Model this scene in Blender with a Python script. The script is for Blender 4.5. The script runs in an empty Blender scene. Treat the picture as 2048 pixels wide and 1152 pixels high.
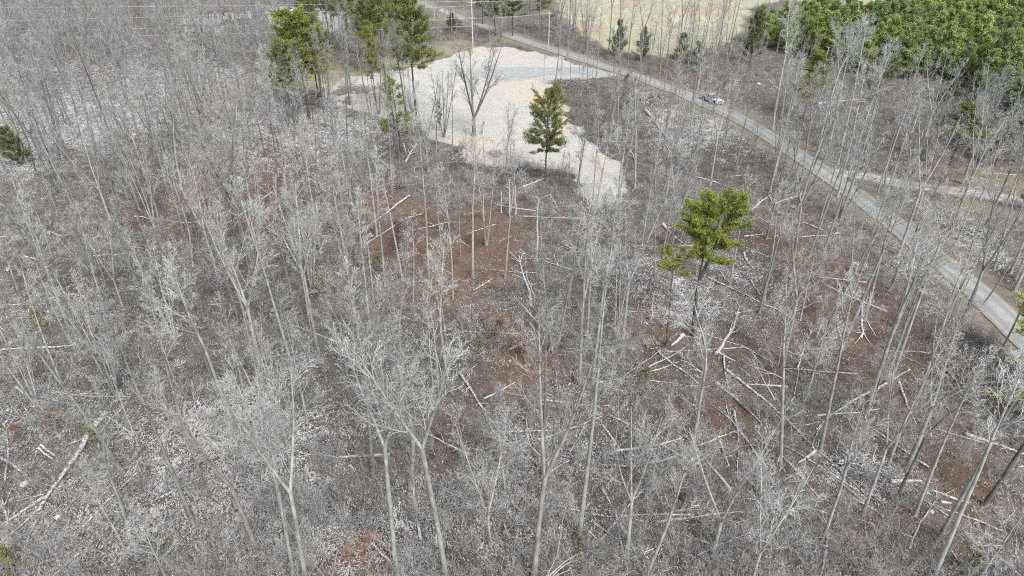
import bpy, math, random
import numpy as np

# ------------------------------------------------------------------ camera, sky, sun, exposure
SC = bpy.context.scene
PITCH = math.radians(32.0); CAMH = 45.0; FPX = 24.0 / 36.0 * 2048.0
cam = bpy.data.cameras.new("camera"); cam.lens = 24.0; cam.sensor_width = 36.0
cam.clip_start = 0.5; cam.clip_end = 6000.0
camo = bpy.data.objects.new("camera", cam); SC.collection.objects.link(camo)
camo.location = (0, 0, CAMH); camo.rotation_euler = (math.radians(90) - PITCH, 0, 0)
SC.camera = camo
W = bpy.data.worlds.new("World"); SC.world = W; W.use_nodes = True
wn = W.node_tree.nodes; wl = W.node_tree.links
bg = wn.get("Background") or wn.new("ShaderNodeBackground")
sky = wn.new("ShaderNodeTexSky"); sky.sky_type = 'NISHITA'; sky.sun_disc = False
SUN_EL, SUN_AZ = math.radians(48), math.radians(150)
sky.sun_elevation = SUN_EL; sky.sun_rotation = SUN_AZ
sky.air_density = 1.0; sky.dust_density = 4.0; sky.ozone_density = 1.0
# overcast: the cloud deck takes most of the blue out of the sky
hsv = wn.new("ShaderNodeHueSaturation"); hsv.inputs['Saturation'].default_value = 0.36
wl.new(sky.outputs[0], hsv.inputs['Color']); wl.new(hsv.outputs[0], bg.inputs[0])
bg.inputs[1].default_value = 0.15
sun = bpy.data.lights.new("sun", 'SUN'); sun.energy = 1.5; sun.angle = math.radians(14); sun.color = (1.0, 0.985, 0.96)
suno = bpy.data.objects.new("sun", sun); SC.collection.objects.link(suno)
sdir = np.array([math.sin(SUN_AZ) * math.cos(SUN_EL), math.cos(SUN_AZ) * math.cos(SUN_EL), math.sin(SUN_EL)])
suno.rotation_euler = (math.radians(90) - SUN_EL, 0, math.pi - SUN_AZ)
suno.location = (0, 0, 100)
SC.view_settings.view_transform = 'Standard'; SC.view_settings.look = 'None'
SC.view_settings.exposure = 0.8; SC.view_settings.gamma = 1.0; SC.view_settings.use_curve_mapping = False
SC.cycles.use_denoising = False
SC.cycles.filter_width = 1.1
SC.cycles.max_bounces = 5; SC.cycles.diffuse_bounces = 3

# ------------------------------------------------------------------ helpers: terrain and pixel -> ground
cp, sp = math.cos(PITCH), math.sin(PITCH)

def _hash(ix, iy, seed):
    n = (ix.astype(np.int64) * 374761393 + iy.astype(np.int64) * 668265263 + seed * 1442695041) & 0xffffffff
    n = ((n ^ (n >> 13)) * 1274126177) & 0xffffffff
    n = (n ^ (n >> 16)) & 0xffff
    return n / 65535.0

def vnoise(x, y, scale, seed=0, octv=3):
    x = np.asarray(x, float); y = np.asarray(y, float)
    tot = 0.0; amp = 1.0; s = 0.0
    for o in range(octv):
        fx = x * scale; fy = y * scale
        ix = np.floor(fx); iy = np.floor(fy); tx = fx - ix; ty = fy - iy
        tx = tx * tx * (3 - 2 * tx); ty = ty * ty * (3 - 2 * ty)
        a = _hash(ix, iy, seed + o); b = _hash(ix + 1, iy, seed + o)
        c = _hash(ix, iy + 1, seed + o); d = _hash(ix + 1, iy + 1, seed + o)
        tot = tot + amp * ((a * (1 - tx) + b * tx) * (1 - ty) + (c * (1 - tx) + d * tx) * ty)
        s += amp; amp *= 0.5; scale *= 2.03
    return tot / s

def seg_dist(x, y, pts):
    x = np.asarray(x, float); y = np.asarray(y, float)
    best = np.full(np.broadcast(x, y).shape, 1e9)
    for (ax, ay), (bx, by) in zip(pts[:-1], pts[1:]):
        dx, dy = bx - ax, by - ay
        t = np.clip(((x - ax) * dx + (y - ay) * dy) / (dx * dx + dy * dy + 1e-9), 0, 1)
        best = np.minimum(best, np.hypot(x - ax - t * dx, y - ay - t * dy))
    return best

def flat(u, v, z=0.0):
    a = (u - 1024.0) / FPX; b = (576.0 - v) / FPX
    dy = cp + b * sp; dz = -sp + b * cp
    t = (z - CAMH) / dz
    return a * t, dy * t

GULLY = [flat(u, v) for u, v in ((520, 960), (640, 985), (735, 1020), (820, 1045), (855, 1085), (905, 1150), (960, 1260))]

def ht(x, y):
    x = np.asarray(x, float); y = np.asarray(y, float)
    h = 1.1 * (vnoise(x, y, 0.035, 5, 2) - .5) + .35 * (vnoise(x, y, 0.16, 9, 2) - .5)
    g = seg_dist(x, y, GULLY)
    return h - 1.3 * np.exp(-(g / 1.7) ** 2)

def px(u, v, up=0.0):
    z = 0.0
    for _ in range(8):
        x, y = flat(u, v, z + up); z = float(ht(x, y))
    return float(x), float(y), z

def proj(x, y, z):
    y = np.asarray(y, float); dz = z - CAMH
    dep = y * cp - dz * sp
    dep = np.where(dep < 0.5, 0.5, dep)
    return 1024 + FPX * x / dep, 576 - FPX * (y * sp + dz * cp) / dep

def height_to(u, v, vtop):
    """height of an upright thing that stands at pixel (u, v) and ends at row vtop"""
    x, y, z = px(u, v)
    b = (576.0 - vtop) / FPX
    dy = cp + b * sp; dz = -sp + b * cp
    return CAMH + dz * (y / dy) - z

# ------------------------------------------------------------------ helpers: meshes
def mesh_from(name, V, F, mats, mi=None, smooth=False, mode=None):
    me = bpy.data.meshes.new(name)
    V = np.asarray(V, np.float32)
    if isinstance(F, np.ndarray):
        k = F.shape[1]; n = len(F)
        me.vertices.add(len(V)); me.vertices.foreach_set("co", V.ravel())
        me.loops.add(n * k); me.polygons.add(n)
        me.loops.foreach_set("vertex_index", F.astype(np.int32).ravel())
        me.polygons.foreach_set("loop_start", np.arange(0, n * k, k, dtype=np.int32))
        me.polygons.foreach_set("loop_total", np.full(n, k, np.int32))
        if mi is not None: me.polygons.foreach_set("material_index", np.asarray(mi, np.int32))
        me.update(calc_edges=True)
    else:
        me.from_pydata([tuple(v) for v in V], [], F)
        if mi is not None: me.polygons.foreach_set("material_index", np.asarray(mi, np.int32))
    for m in (mats if isinstance(mats, (list, tuple)) else [mats]): me.materials.append(m)
    if smooth: me.polygons.foreach_set("use_smooth", np.ones(len(me.polygons), bool))
    return me

def link(name, me, parent=None, loc=None):
    o = bpy.data.objects.new(name, me); SC.collection.objects.link(o)
    if parent is not None: o.parent = parent
    if loc is not None: o.location = loc
    return o

def tag(o, label=None, cat=None, group=None, kind=None):
    if label: o["label"] = label
    if cat: o["category"] = cat
    if group: o["group"] = group
    if kind: o["kind"] = kind
    return o

def empty(name, loc, rz=0.0, sc=1.0):
    o = bpy.data.objects.new(name, None); SC.collection.objects.link(o)
    o.empty_display_size = 0.3
    o.location = loc; o.rotation_euler = (0, 0, rz); o.scale = (sc, sc, sc) if not isinstance(sc, tuple) else sc
    return o

def tubes(polys, sides=3):
    """polys: list of (points Nx3, radii N) -> verts, quads (open prisms; tips narrow)"""
    Vs = []; Fs = []; base = 0
    by = {}
    for p, r in polys: by.setdefault(len(p), []).append((p, r))
    for n, lst in by.items():
        P = np.array([a for a, b in lst]); R = np.array([b for a, b in lst])
        M = len(P)
        T = np.empty_like(P)
        T[:, 1:-1] = P[:, 2:] - P[:, :-2]; T[:, 0] = P[:, 1] - P[:, 0]; T[:, -1] = P[:, -1] - P[:, -2]
        T /= np.linalg.norm(T, axis=2, keepdims=True) + 1e-9
        D = P[:, -1] - P[:, 0]
        ref = np.zeros((M, 3)); k = np.argmin(np.abs(D), axis=1); ref[np.arange(M), k] = 1
        N = np.cross(T, ref[:, None, :]); N /= np.linalg.norm(N, axis=2, keepdims=True) + 1e-9
        B = np.cross(T, N)
        a = np.arange(sides) * 2 * math.pi / sides
        ring = P[:, :, None, :] + R[:, :, None, None] * (N[:, :, None, :] * np.cos(a)[None, None, :, None] + B[:, :, None, :] * np.sin(a)[None, None, :, None])
        Vs.append(ring.reshape(-1, 3))
        m = np.arange(M)[:, None, None] * n * sides; i = np.arange(n - 1)[None, :, None] * sides; j = np.arange(sides)[None, None, :]
        j2 = (j + 1) % sides
        q = np.stack([m + i + j, m + i + j2, m + i + sides + j2, m + i + sides + j], axis=-1).reshape(-1, 4) + base
        Fs.append(q); base += M * n * sides
    return np.concatenate(Vs), np.concatenate(Fs)

def merge(parts):
    V = []; F = []; MI = []; b = 0
    for k, (v, f) in enumerate(parts):
        V.append(v); F.append(f + b); MI.append(np.full(len(f), k)); b += len(v)
    return np.concatenate(V), np.concatenate(F), np.concatenate(MI)

# ------------------------------------------------------------------ helpers: materials
def newmat(name, rough=0.9, spec=0.15):
    m = bpy.data.materials.new(name); m.use_nodes = True
    nt = m.node_tree; b = nt.nodes["Principled BSDF"]
    b.inputs["Roughness"].default_value = rough
    b.inputs["Specular IOR Level"].default_value = spec
    return m, nt, b

class G:
    """tiny node-graph writer"""
    def __init__(s, nt): s.nt = nt; s.n = nt.nodes; s.l = nt.links
    def _in(s, sock, v):
        if hasattr(v, "is_output"): s.l.new(v, sock)
        elif isinstance(v, (tuple, list)): sock.default_value = (*v, 1.0) if len(v) == 3 and len(sock.default_value) == 4 else v
        else: sock.default_value = v
    def attr(s, name): a = s.n.new("ShaderNodeAttribute"); a.attribute_name = name; return a.outputs["Fac"]
    def coord(s, which="Object"): return s.n.new("ShaderNodeTexCoord").outputs[which]
    def pos(s): return s.n.new("ShaderNodeNewGeometry").outputs["Position"]
    def geo(s, which): return s.n.new("ShaderNodeNewGeometry").outputs[which]
    def objinfo(s, which): return s.n.new("ShaderNodeObjectInfo").outputs[which]
    def noise(s, vec, scale, detail=3, rough=.55, dist=0.0):
        t = s.n.new("ShaderNodeTexNoise"); s._in(t.inputs["Vector"], vec); t.inputs["Scale"].default_value = scale
        t.inputs["Detail"].default_value = detail; t.inputs["Roughness"].default_value = rough; t.inputs["Distortion"].default_value = dist
        return t.outputs["Fac"]
    def vor(s, vec, scale, feat='F1', out="Distance", rnd=1.0):
        t = s.n.new("ShaderNodeTexVoronoi"); t.feature = feat; s._in(t.inputs["Vector"], vec); t.inputs["Scale"].default_value = scale
        t.inputs["Randomness"].default_value = rnd
        return t.outputs[out]
    def math(s, op, a, b=0.0, c=None, clamp=False):
        t = s.n.new("ShaderNodeMath"); t.operation = op; t.use_clamp = clamp
        s._in(t.inputs[0], a); s._in(t.inputs[1], b)
        if c is not None: s._in(t.inputs[2], c)
        return t.outputs[0]
    def ramp(s, v, lo, hi, a=0.0, b=1.0):
        t = s.n.new("ShaderNodeMapRange"); s._in(t.inputs[0], v)
        s._in(t.inputs[1], lo); s._in(t.inputs[2], hi); s._in(t.inputs[3], a); s._in(t.inputs[4], b)
        return t.outputs[0]
    def mix(s, f, a, b, blend='MIX'):
        t = s.n.new("ShaderNodeMix"); t.data_type = 'RGBA'; t.blend_type = blend
        s._in(t.inputs[0], f); s._in(t.inputs[6], a); s._in(t.inputs[7], b); return t.outputs[2]
    def mapping(s, vec, scale=(1, 1, 1), rot=(0, 0, 0)):
        t = s.n.new("ShaderNodeMapping"); s._in(t.inputs["Vector"], vec)
        t.inputs["Scale"].default_value = scale; t.inputs["Rotation"].default_value = rot; return t.outputs[0]
    def bump(s, h, strength, dist, bsdf):
        t = s.n.new("ShaderNodeBump"); s._in(t.inputs["Height"], h); t.inputs["Strength"].default_value = strength
        t.inputs["Distance"].default_value = dist; s.l.new(t.outputs[0], bsdf.inputs["Normal"])
    def sepz(s, vec):
        t = s.n.new("ShaderNodeSeparateXYZ"); s._in(t.inputs[0], vec); return t.outputs[2]

def simple(name, col, rough=.8, spec=.2, var=0.15, scale=2.0, metallic=0.0):
    m, nt, b = newmat(name, rough, spec); g = G(nt)
    n = g.noise(g.coord(), scale, 4)
    c2 = tuple(c * (1 - var) for c in col); c3 = tuple(min(1, c * (1 + var)) for c in col)
    g._in(b.inputs["Base Color"], g.mix(n, c2, c3)); b.inputs["Metallic"].default_value = metallic
    return m

def bark(name, dark, light, frost=0.3, scale=3.0, lich=0.35):
    m, nt, b = newmat(name); g = G(nt)
    p = g.coord()
    n1 = g.noise(g.mapping(p, (1, 1, .35)), scale, 4, .6)
    c = g.mix(g.ramp(n1, .35, .68), dark, light)
    n2 = g.noise(p, .9, 3, .6)
    c = g.mix(g.math('MULTIPLY', g.ramp(n2, .52, .62), lich), c, (.40, .42, .38))
    oc = g.objinfo("Color")
    c = g.mix(1.0, c, oc, 'MULTIPLY')
    nz = g.sepz(g.geo("Normal"))
    f = g.math('MULTIPLY', g.ramp(nz, .15, .75), g.ramp(g.noise(p, 5.0, 3), .4, .6))
    c = g.mix(g.math('MULTIPLY', f, frost), c, (.66, .67, .68))
    g._in(b.inputs["Base Color"], c)
    g.bump(n1, .5, .03, b)
    return m

M = {}
M['bark'] = bark('grey_bark', (.165, .163, .155), (.36, .36, .35), .25)
M['twig'] = bark('twig_bark', (.28, .283, .278), (.50, .503, .495), .5, 1.5, .15)
M['pinebark'] = bark('pine_bark', (.05, .045, .042), (.13, .115, .105), .1, 4, .1)
M['brush'] = bark('brush_bark', (.19, .185, .18), (.42, .415, .405), .35, 1.0, .1)
M['thick'] = bark('thicket_bark', (.11, .104, .098), (.26, .248, .238), .15, 1.0, .0)
M['logm'] = bark('snowy_log_bark', (.10, .092, .085), (.27, .26, .25), .95, 3.0, .2)
M['oldlog'] = bark('weathered_log_bark', (.11, .10, .095), (.25, .24, .225), .55, 3.0, .2)
M['snag'] = bark('bleached_wood', (.34, .335, .325), (.56, .555, .54), .6, 3.0, .1)

def foliage(name, dark, light, tip):
    m, nt, b = newmat(name, .7, .2); g = G(nt)
    r = g.geo("Random Per Island")
    n = g.noise(g.coord(), .55, 2)
    c = g.mix(g.ramp(r, 0, 1), dark, light)
    c = g.mix(g.math('MULTIPLY', g.ramp(n, .42, .62), .75), c, tip)
    c = g.mix(1.0, c, g.objinfo("Color"), 'MULTIPLY')
    g._in(b.inputs["Base Color"], c)
    b.inputs["Subsurface Weight"].default_value = 0.0
    return m
M['pine'] = foliage('pine_needles', (.09, .115, .045), (.17, .20, .075), (.22, .25, .08))
M['bright'] = foliage('bright_pine_needles', (.115, .15, .03), (.22, .265, .055), (.29, .32, .07))
M['plant'] = foliage('plantation_needles', (.14, .18, .07), (.28, .33, .14), (.35, .38, .16))
M['cedar'] = foliage('cedar_sprays', (.08, .095, .05), (.15, .17, .085), (.19, .20, .10))
M['rust'] = foliage('rust_leaves', (.12, .06, .045), (.20, .105, .075), (.25, .14, .10))
M['crimson'] = foliage('crimson_leaves', (.09, .035, .042), (.16, .065, .075), (.20, .09, .095))
M['tanleaf'] = foliage('tan_leaves', (.25, .20, .14), (.45, .38, .28), (.52, .45, .36))
M['olive'] = foliage('olive_leaves', (.15, .155, .085), (.25, .255, .13), (.30, .30, .15))

# ------------------------------------------------------------------ the places of the ground
ROADPX = [(700, -62), (770, -27), (830, 3), (880, 19), (945, 44), (1000, 64), (1060, 85), (1130, 107), (1200, 130), (1270, 152), (1340, 177), (1420, 210), (1500, 248), (1560, 284), (1640, 339), (1720, 394), (1800, 454), (1860, 501), (1925, 557), (1993, 618), (2060, 684), (2160, 780)]
ROAD = [px(u, v)[:2] for u, v in ROADPX]
CLEAR = [(640, 168), (700, 158), (790, 140), (860, 128), (900, 112), (930, 96), (1000, 90), (1060, 100), (1130, 118), (1195, 146), (1215, 158), (1120, 163), (1092, 166), (1100, 190), (1130, 215), (1140, 250), (1165, 268), (1200, 292), (1232, 330), (1243, 375), (1225, 402), (1190, 408), (1160, 385), (1140, 352), (1085, 338), (1030, 345), (960, 335), (925, 300), (895, 285), (860, 275), (830, 250), (760, 235), (690, 215), (640, 195)]
GRAVEL = [(945, 142), (975, 130), (1040, 130), (1090, 133), (1140, 134), (1190, 137), (1235, 150), (1215, 158), (1150, 150), (1085, 152), (1040, 160), (1000, 163), (965, 156)]
FIELD = [(1105, -40), (1120, 30), (1170, 70), (1215, 98), (1240, 108), (1330, 112), (1420, 95), (1475, 75), (1500, 20), (1560, 0), (1700, 12), (1800, 10), (1850, 20), (1900, -40)]
PLANT = [(1478, 82), (1560, 70), (1660, 66), (1790, 62), (1870, 46), (1930, 20), (2010, -12), (2200, -20), (2260, 330), (2050, 262), (1985, 225), (1920, 165), (1850, 160), (1780, 165), (1690, 140), (1600, 112), (1540, 100)]
DRIVE = [px(u, v)[:2] for u, v in ((1660, 345), (1730, 352), (1800, 366), (1880, 378), (1960, 388), (2048, 402), (2200, 420))]
YARD = [(530, 12), (640, 18), (700, 40), (660, 70), (590, 60), (540, 50)]

def in_poly(u, v, poly):
    u = np.asarray(u, float); v = np.asarray(v, float); ins = np.zeros(u.shape, bool)
    n = len(poly)
    for i in range(n):
        x1, y1 = poly[i]; x2, y2 = poly[(i + 1) % n]
        if y1 == y2: continue
        c = ((y1 > v) != (y2 > v)) & (u < (x2 - x1) * (v - y1) / (y2 - y1) + x1)
        ins ^= c
    return ins

def soft_poly(x, y, polypx, edge):
    """signed soft membership, worked out on the ground in metres"""
    P = [flat(u, v) for u, v in polypx]
    w = (vnoise(x, y, .22, 31, 3) - .5) * edge * 2.5
    ins = in_poly(x, y, P)
    d = seg_dist(x, y, P + P[:1])
    s = np.where(ins, d, -d) + w
    return np.clip(s / edge + .5, 0, 1)

def ell(x, y, lst, soft=.5):
    """patches given by centre pixel and half axes; evaluated on the ground"""
    out = np.zeros(np.shape(x))
    w = vnoise(x, y, .12, 77, 3) - .5
    for (u, v, a, b, s) in lst:
        cx, cy = flat(u, v); rx = abs(flat(u + a, v)[0] - cx); ry = abs(flat(u, v - b)[1] - flat(u, v + b)[1]) / 2
        q = np.sqrt(((x - cx) / rx) ** 2 + ((y - cy) / ry) ** 2) + w * 1.1
        out = np.maximum(out, s * np.clip((1.0 - q) / soft + .5, 0, 1))
    return out

RED = [(480, 370, 150, 110, .95), (570, 440, 70, 50, .8), (740, 400, 70, 60, .9), (830, 470, 140, 80, .9), (950, 500, 90, 110, .95), (870, 540, 100, 70, .6),
       (1050, 700, 90, 90, 1.0), (1060, 440, 60, 40, .5), (1310, 500, 60, 60, .5), (1280, 650, 80, 70, .6), (1650, 560, 120, 140, .8), (1740, 690, 160, 100, .75),
       (1930, 560, 90, 80, .9), (1880, 860, 160, 140, .75), (1960, 1000, 110, 110, .9), (1820, 1080, 120, 70, .7), (1700, 1010, 120, 70, .5), (1440, 830, 100, 70, .7), (1500, 720, 110, 60, .5),
       (870, 880, 60, 80, .6), (720, 1110, 80, 55, 1.0), (1160, 980, 80, 50, .5), (1340, 1000, 90, 60, .5), (250, 1020, 160, 90, .35), (330, 880, 80, 50, .4), (170, 700, 60, 60, .3),
       (1260, 990, 90, 60, .45), (1980, 340, 120, 50, .5), (1850, 330, 60, 60, .5), (960, 800, 50, 60, .45), (1560, 900, 200, 70, .4), (260, 520, 60, 50, .35), (1330, 150, 60, 20, .4)]
SNOW = [(120, 240, 230, 90, .85), (330, 190, 160, 80, .7), (600, 250, 170, 70, .7), (540, 320, 100, 40, .6), (100, 180, 300, 70, .5), (420, 900, 160, 110, .75), (330, 1000, 120, 90, .6), (560, 960, 140, 100, .8), (700, 1060, 260, 80, .7),
        (600, 860, 140, 60, .6), (1000, 640, 90, 80, .35), (1360, 600, 80, 50, .7), (1290, 560, 60, 50, .6), (100, 1050, 160, 110, .55), (90, 600, 120, 60, .4), (1740, 940, 80, 50, .8), (1390, 250, 110, 50, .7), (1120, 900, 120, 60, .5),
        (1830, 540, 50, 40, .6), (1960, 500, 60, 40, .6), (1000, 1000, 200, 90, .55), (1200, 760, 90, 50, .4), (1480, 560, 90, 70, .4), (60, 830, 130, 80, .45)]
STRAW = [(1100, 195, 45, 22, 1.0), (1130, 235, 14, 25, .8), (1010, 105, 70, 10, .35), (950, 320, 40, 14, .5), (1195, 320, 22, 10, .7), (1205, 345, 12, 8, .6), (1035, 170, 60, 22, .35), (660, 190, 100, 40, .4), (940, 300, 50, 30, .4)]
GRASS = [(640, 155, 130, 26, .9), (820, 125, 110, 14, .9), (900, 98, 50, 14, .8), (430, 200, 70, 30, .6), (760, 150, 60, 12, .8), (900, 30, 40, 14, .5), (1010, 78, 40, 8, .5), (400, 20, 60, 22, .7), (1960, 420, 80, 30, .5), (1990, 360, 80, 30, .4), (1400, 230, 160, 24, .3)]
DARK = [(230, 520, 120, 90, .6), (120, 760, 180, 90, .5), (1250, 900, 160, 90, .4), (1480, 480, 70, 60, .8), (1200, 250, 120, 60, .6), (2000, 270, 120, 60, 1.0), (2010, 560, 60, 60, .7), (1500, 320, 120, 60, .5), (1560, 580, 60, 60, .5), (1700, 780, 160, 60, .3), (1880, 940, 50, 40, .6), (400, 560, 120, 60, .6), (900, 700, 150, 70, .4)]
OPEN = [(970, 780, 70, 60, .6), (1270, 880, 80, 70, .5), (200, 950, 170, 100, .85), (300, 1060, 120, 60, .5), (60, 980, 120, 120, .8), (1650, 640, 140, 90, .45), (1920, 700, 130, 60, .5), (1180, 880, 60, 50, .5), (1900, 980, 120, 90, .6), (900, 480, 130, 60, .5), (740, 1080, 120, 60, .6), (1340, 700, 60, 60, .6), (470, 400, 110, 50, .6), (900, 420, 110, 50, .3), (1720, 900, 70, 40, .5), (290, 215, 70, 40, .7), (140, 250, 110, 30, .5), (560, 260, 60, 30, .4), (120, 560, 60, 40, .5), (420, 1000, 80, 50, .5), (100, 320, 60, 20, .4), (430, 190, 60, 20, .6), (340, 880, 60, 60, .4), (1480, 860, 90, 60, .5)]
THICK = [(1210, 210, 100, 48, 1.0), (1290, 290, 80, 50, .7), (1400, 310, 120, 50, .7), (1150, 110, 60, 8, .7), (1230, 112, 60, 14, .9), (1100, 88, 50, 8, .9), (1330, 140, 90, 18, .8), (1450, 150, 100, 35, .7), (1080, 360, 90, 18, .9), (980, 360, 90, 20, .6), (900, 70, 70, 16, .8), (1700, 290, 120, 40, .6), (1940, 250, 120, 60, .7), (1050, 60, 60, 10, 1.0), (1100, 350, 60, 14, 1.0), (860, 268, 60, 12, .8), (925, 318, 30, 16, .7), (1195, 408, 60, 12, .9), (1242, 350, 14, 50, .8), (1150, 255, 20, 30, .8), (720, 240, 90, 12, .7), (600, 200, 60, 25, .5), (1640, 225, 150, 60, .8), (1800, 260, 130, 55, .8), (1400, 150, 120, 18, .6)]

def masks(x, y):
    m = {}
    m['clear'] = soft_poly(x, y, CLEAR, 2.4) * np.clip(1.15 - .9 * np.clip(ell(x, y, [(640, 195, 120, 40, 1.0), (780, 240, 60, 20, .5), (1000, 345, 100, 12, .5)], .8), 0, 1) * (vnoise(x, y, .35, 41, 3) > .48), 0, 1)
    m['gravel'] = soft_poly(x, y, GRAVEL, .8)
    m['field'] = np.maximum(soft_poly(x, y, FIELD, 2.0), np.clip((y - 300) / 10, 0, 1) * np.clip((x - 18) / 10, 0, 1))
    m['red'] = ell(x, y, RED, .7)
    m['snow'] = ell(x, y, SNOW, .8)
    m['straw'] = ell(x, y, STRAW, .6)
    m['grass'] = ell(x, y, GRASS, .7)
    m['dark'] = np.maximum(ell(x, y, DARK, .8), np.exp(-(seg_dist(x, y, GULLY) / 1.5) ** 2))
    d = seg_dist(x, y, ROAD)
    m['verge'] = np.clip((5.2 - d + (vnoise(x, y, .4, 3) - .5) * 2) / 1.2, 0, 1)
    dd = seg_dist(x, y, DRIVE)
    w = (vnoise(x, y, .5, 13) - .5) * .5
    m['track'] = np.maximum(np.clip(1.0 - np.abs(np.abs(dd + w) - .85) / .5, 0, 1), .35 * np.clip((2.3 - dd) / .8, 0, 1))
    m['yard'] = soft_poly(x, y, YARD, 1.0)
    return m

# ground sheet
def axis_steps(lim, s0, k):
    a = [0.0]
    while a[-1] < lim: a.append(a[-1] + max(s0, k * a[-1]))
    return a
yy = np.array([-3000, -800, -200, -60, -20] + axis_steps(640, .55, .0062) + [900, 1500, 3500.])
xp = axis_steps(420, .6, .0075); xx = np.array([-3500, -1500, -700] + [-a for a in xp[:0:-1]] + xp + [700, 1500, 3500.])
X, Y = np.meshgrid(xx, yy); nx, ny = len(xx), len(yy)
Xf, Yf = X.ravel(), Y.ravel(); Zf = ht(Xf, Yf)
rd = seg_dist(Xf, Yf, ROAD)
Zf = Zf - .06 * np.clip((3.2 - rd) / .6, 0, 1)
idx = np.arange(nx * ny).reshape(ny, nx)
F = np.stack([idx[:-1, :-1], idx[:-1, 1:], idx[1:, 1:], idx[1:, :-1]], -1).reshape(-1, 4)

gm, nt, b = newmat('forest_floor', .95, .1); g = G(nt)
p = g.pos()
big = g.noise(p, .35, 3); mid = g.noise(p, 1.6, 4, .6); fine = g.noise(p, 7.0, 4, .65); xf = g.noise(p, 22.0, 3, .7)
c = g.mix(g.ramp(mid, .36, .66), (.042, .039, .036), (.155, .142, .130))
c = g.mix(g.ramp(fine, .42, .62), c, g.mix(g.ramp(xf, .4, .6), (.062, .053, .045), (.28, .245, .21)))
redc = g.mix(g.ramp(xf, .38, .62), (.088, .05, .036), (.235, .145, .107))
red = g.attr('red')
c = g.mix(g.math('MULTIPLY', red, g.ramp(g.math('ADD', g.math('MULTIPLY', mid, .6), g.math('MULTIPLY', fine, .4)), .36, .56)), c, redc)
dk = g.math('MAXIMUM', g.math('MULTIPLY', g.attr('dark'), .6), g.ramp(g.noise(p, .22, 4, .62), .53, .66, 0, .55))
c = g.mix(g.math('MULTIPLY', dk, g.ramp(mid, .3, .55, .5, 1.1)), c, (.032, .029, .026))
# leaf-sized flecks of snow and frosted leaves: stretched cells at three angles
def flecks(rot, sc, seed, thr):
    v = g.mapping(p, (sc, sc * .38, sc), (0, 0, rot))
    dn = g.n.new("ShaderNodeTexNoise"); g._in(dn.inputs["Vector"], p); dn.inputs["Scale"].default_value = 1.7 + seed; dn.inputs["Detail"].default_value = 2
    v2 = g.n.new("ShaderNodeVectorMath"); v2.operation = 'ADD'; g.l.new(v, v2.inputs[0])
    v3 = g.n.new("ShaderNodeVectorMath"); v3.operation = 'SCALE'; g.l.new(dn.outputs["Color"], v3.inputs[0]); v3.inputs["Scale"].default_value = 2.2
    g.l.new(v3.outputs[0], v2.inputs[1])
    d = g.vor(v2.outputs[0], 1.0)
    return g.ramp(d, thr, g.math('SUBTRACT', thr, .07), 0, 1)
snow = g.attr('snow')
patch = g.math('ADD', g.ramp(g.noise(p, .55, 4, .65), .35, .68, .03, .30), g.math('MULTIPLY', snow, .31))
thr = g.math('ADD', patch, g.math('MULTIPLY', red, -.05))
thr = g.math('ADD', thr, .02)
f1 = flecks(.5, 5.5, .3, thr); f2 = flecks(2.1, 8.0, .9, thr); f3 = flecks(1.2, 3.4, 1.4, g.math('SUBTRACT', thr, .05))
fl = g.math('MAXIMUM', g.math('MAXIMUM', f1, f2), f3)
fl = g.math('MULTIPLY', fl, g.ramp(xf, .3, .5, .35, 1))
c = g.mix(g.math('MULTIPLY', fl, .85), c, g.mix(xf, (.46, .465, .47), (.76, .77, .78)))
# grass and straw
gr = g.mix(g.ramp(fine, .35, .65), (.22, .20, .12), (.42, .37, .27))
gr = g.mix(g.ramp(big, .5, .62), gr, g.mix(xf, (.14, .17, .07), (.33, .34, .20)))
c = g.mix(g.math('MULTIPLY', g.attr('grass'), g.ramp(mid, .3, .5, .35, .9)), c, gr)
vg = g.mix(g.ramp(fine, .4, .6), (.16, .145, .115), (.29, .26, .215))
c = g.mix(g.math('MULTIPLY', g.attr('verge'), .7), c, vg)
# hay field
rows = g.noise(g.mapping(p, (.9, .05, 1), (0, 0, .12)), .35, 5, .7)
fc = g.mix(g.ramp(big, .4, .6), (.28, .29, .185), (.40, .37, .28))
fc = g.mix(g.ramp(fine, .42, .62, 0, .6), fc, (.29, .32, .18))
fc = g.mix(g.ramp(g.noise(p, .05, 4, .6), .50, .62, 0, .7), fc, (.36, .255, .19))
fc = g.mix(g.math('MULTIPLY', g.ramp(rows, .55, .66), g.ramp(mid, .4, .55, .1, .8)), fc, (.55, .55, .52))
fc = g.mix(g.ramp(g.math('MULTIPLY', fine, mid), .27, .36, 0, .4), fc, (.54, .54, .50))
c = g.mix(g.attr('field'), c, fc)
# snow-dusted straw of the clearing
st = g.noise(g.mapping(p, (.35, 1.6, 1), (0, 0, .5)), 1.5, 4, .6)
cc = g.mix(g.ramp(fine, .35, .62), (.325, .325, .31), (.53, .535, .52))
cc = g.mix(g.ramp(st, .44, .60, 0, .9), cc, g.mix(xf, (.30, .285, .26), (.50, .48, .45)))
cc = g.mix(g.ramp(g.math('MULTIPLY', xf, fine), .30, .37, 0, .7), cc, (.25, .23, .20))
cc = g.mix(g.ramp(big, .52, .68, 0, .3), cc, (.60, .53, .43))
cc = g.mix(g.math('MULTIPLY', g.attr('straw'), g.ramp(mid, .3, .62, .45, 1)), cc, g.mix(fine, (.42, .325, .225), (.58, .47, .35)))
cm = g.ramp(g.math('ADD', g.attr('clear'), g.math('MULTIPLY', g.math('SUBTRACT', g.noise(p, 1.1, 5, .7), .5), 1.5)), .35, .65)
c = g.mix(cm, c, cc)
gv = g.mix(g.ramp(xf, .35, .65), (.235, .255, .255), (.38, .40, .395))
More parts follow.
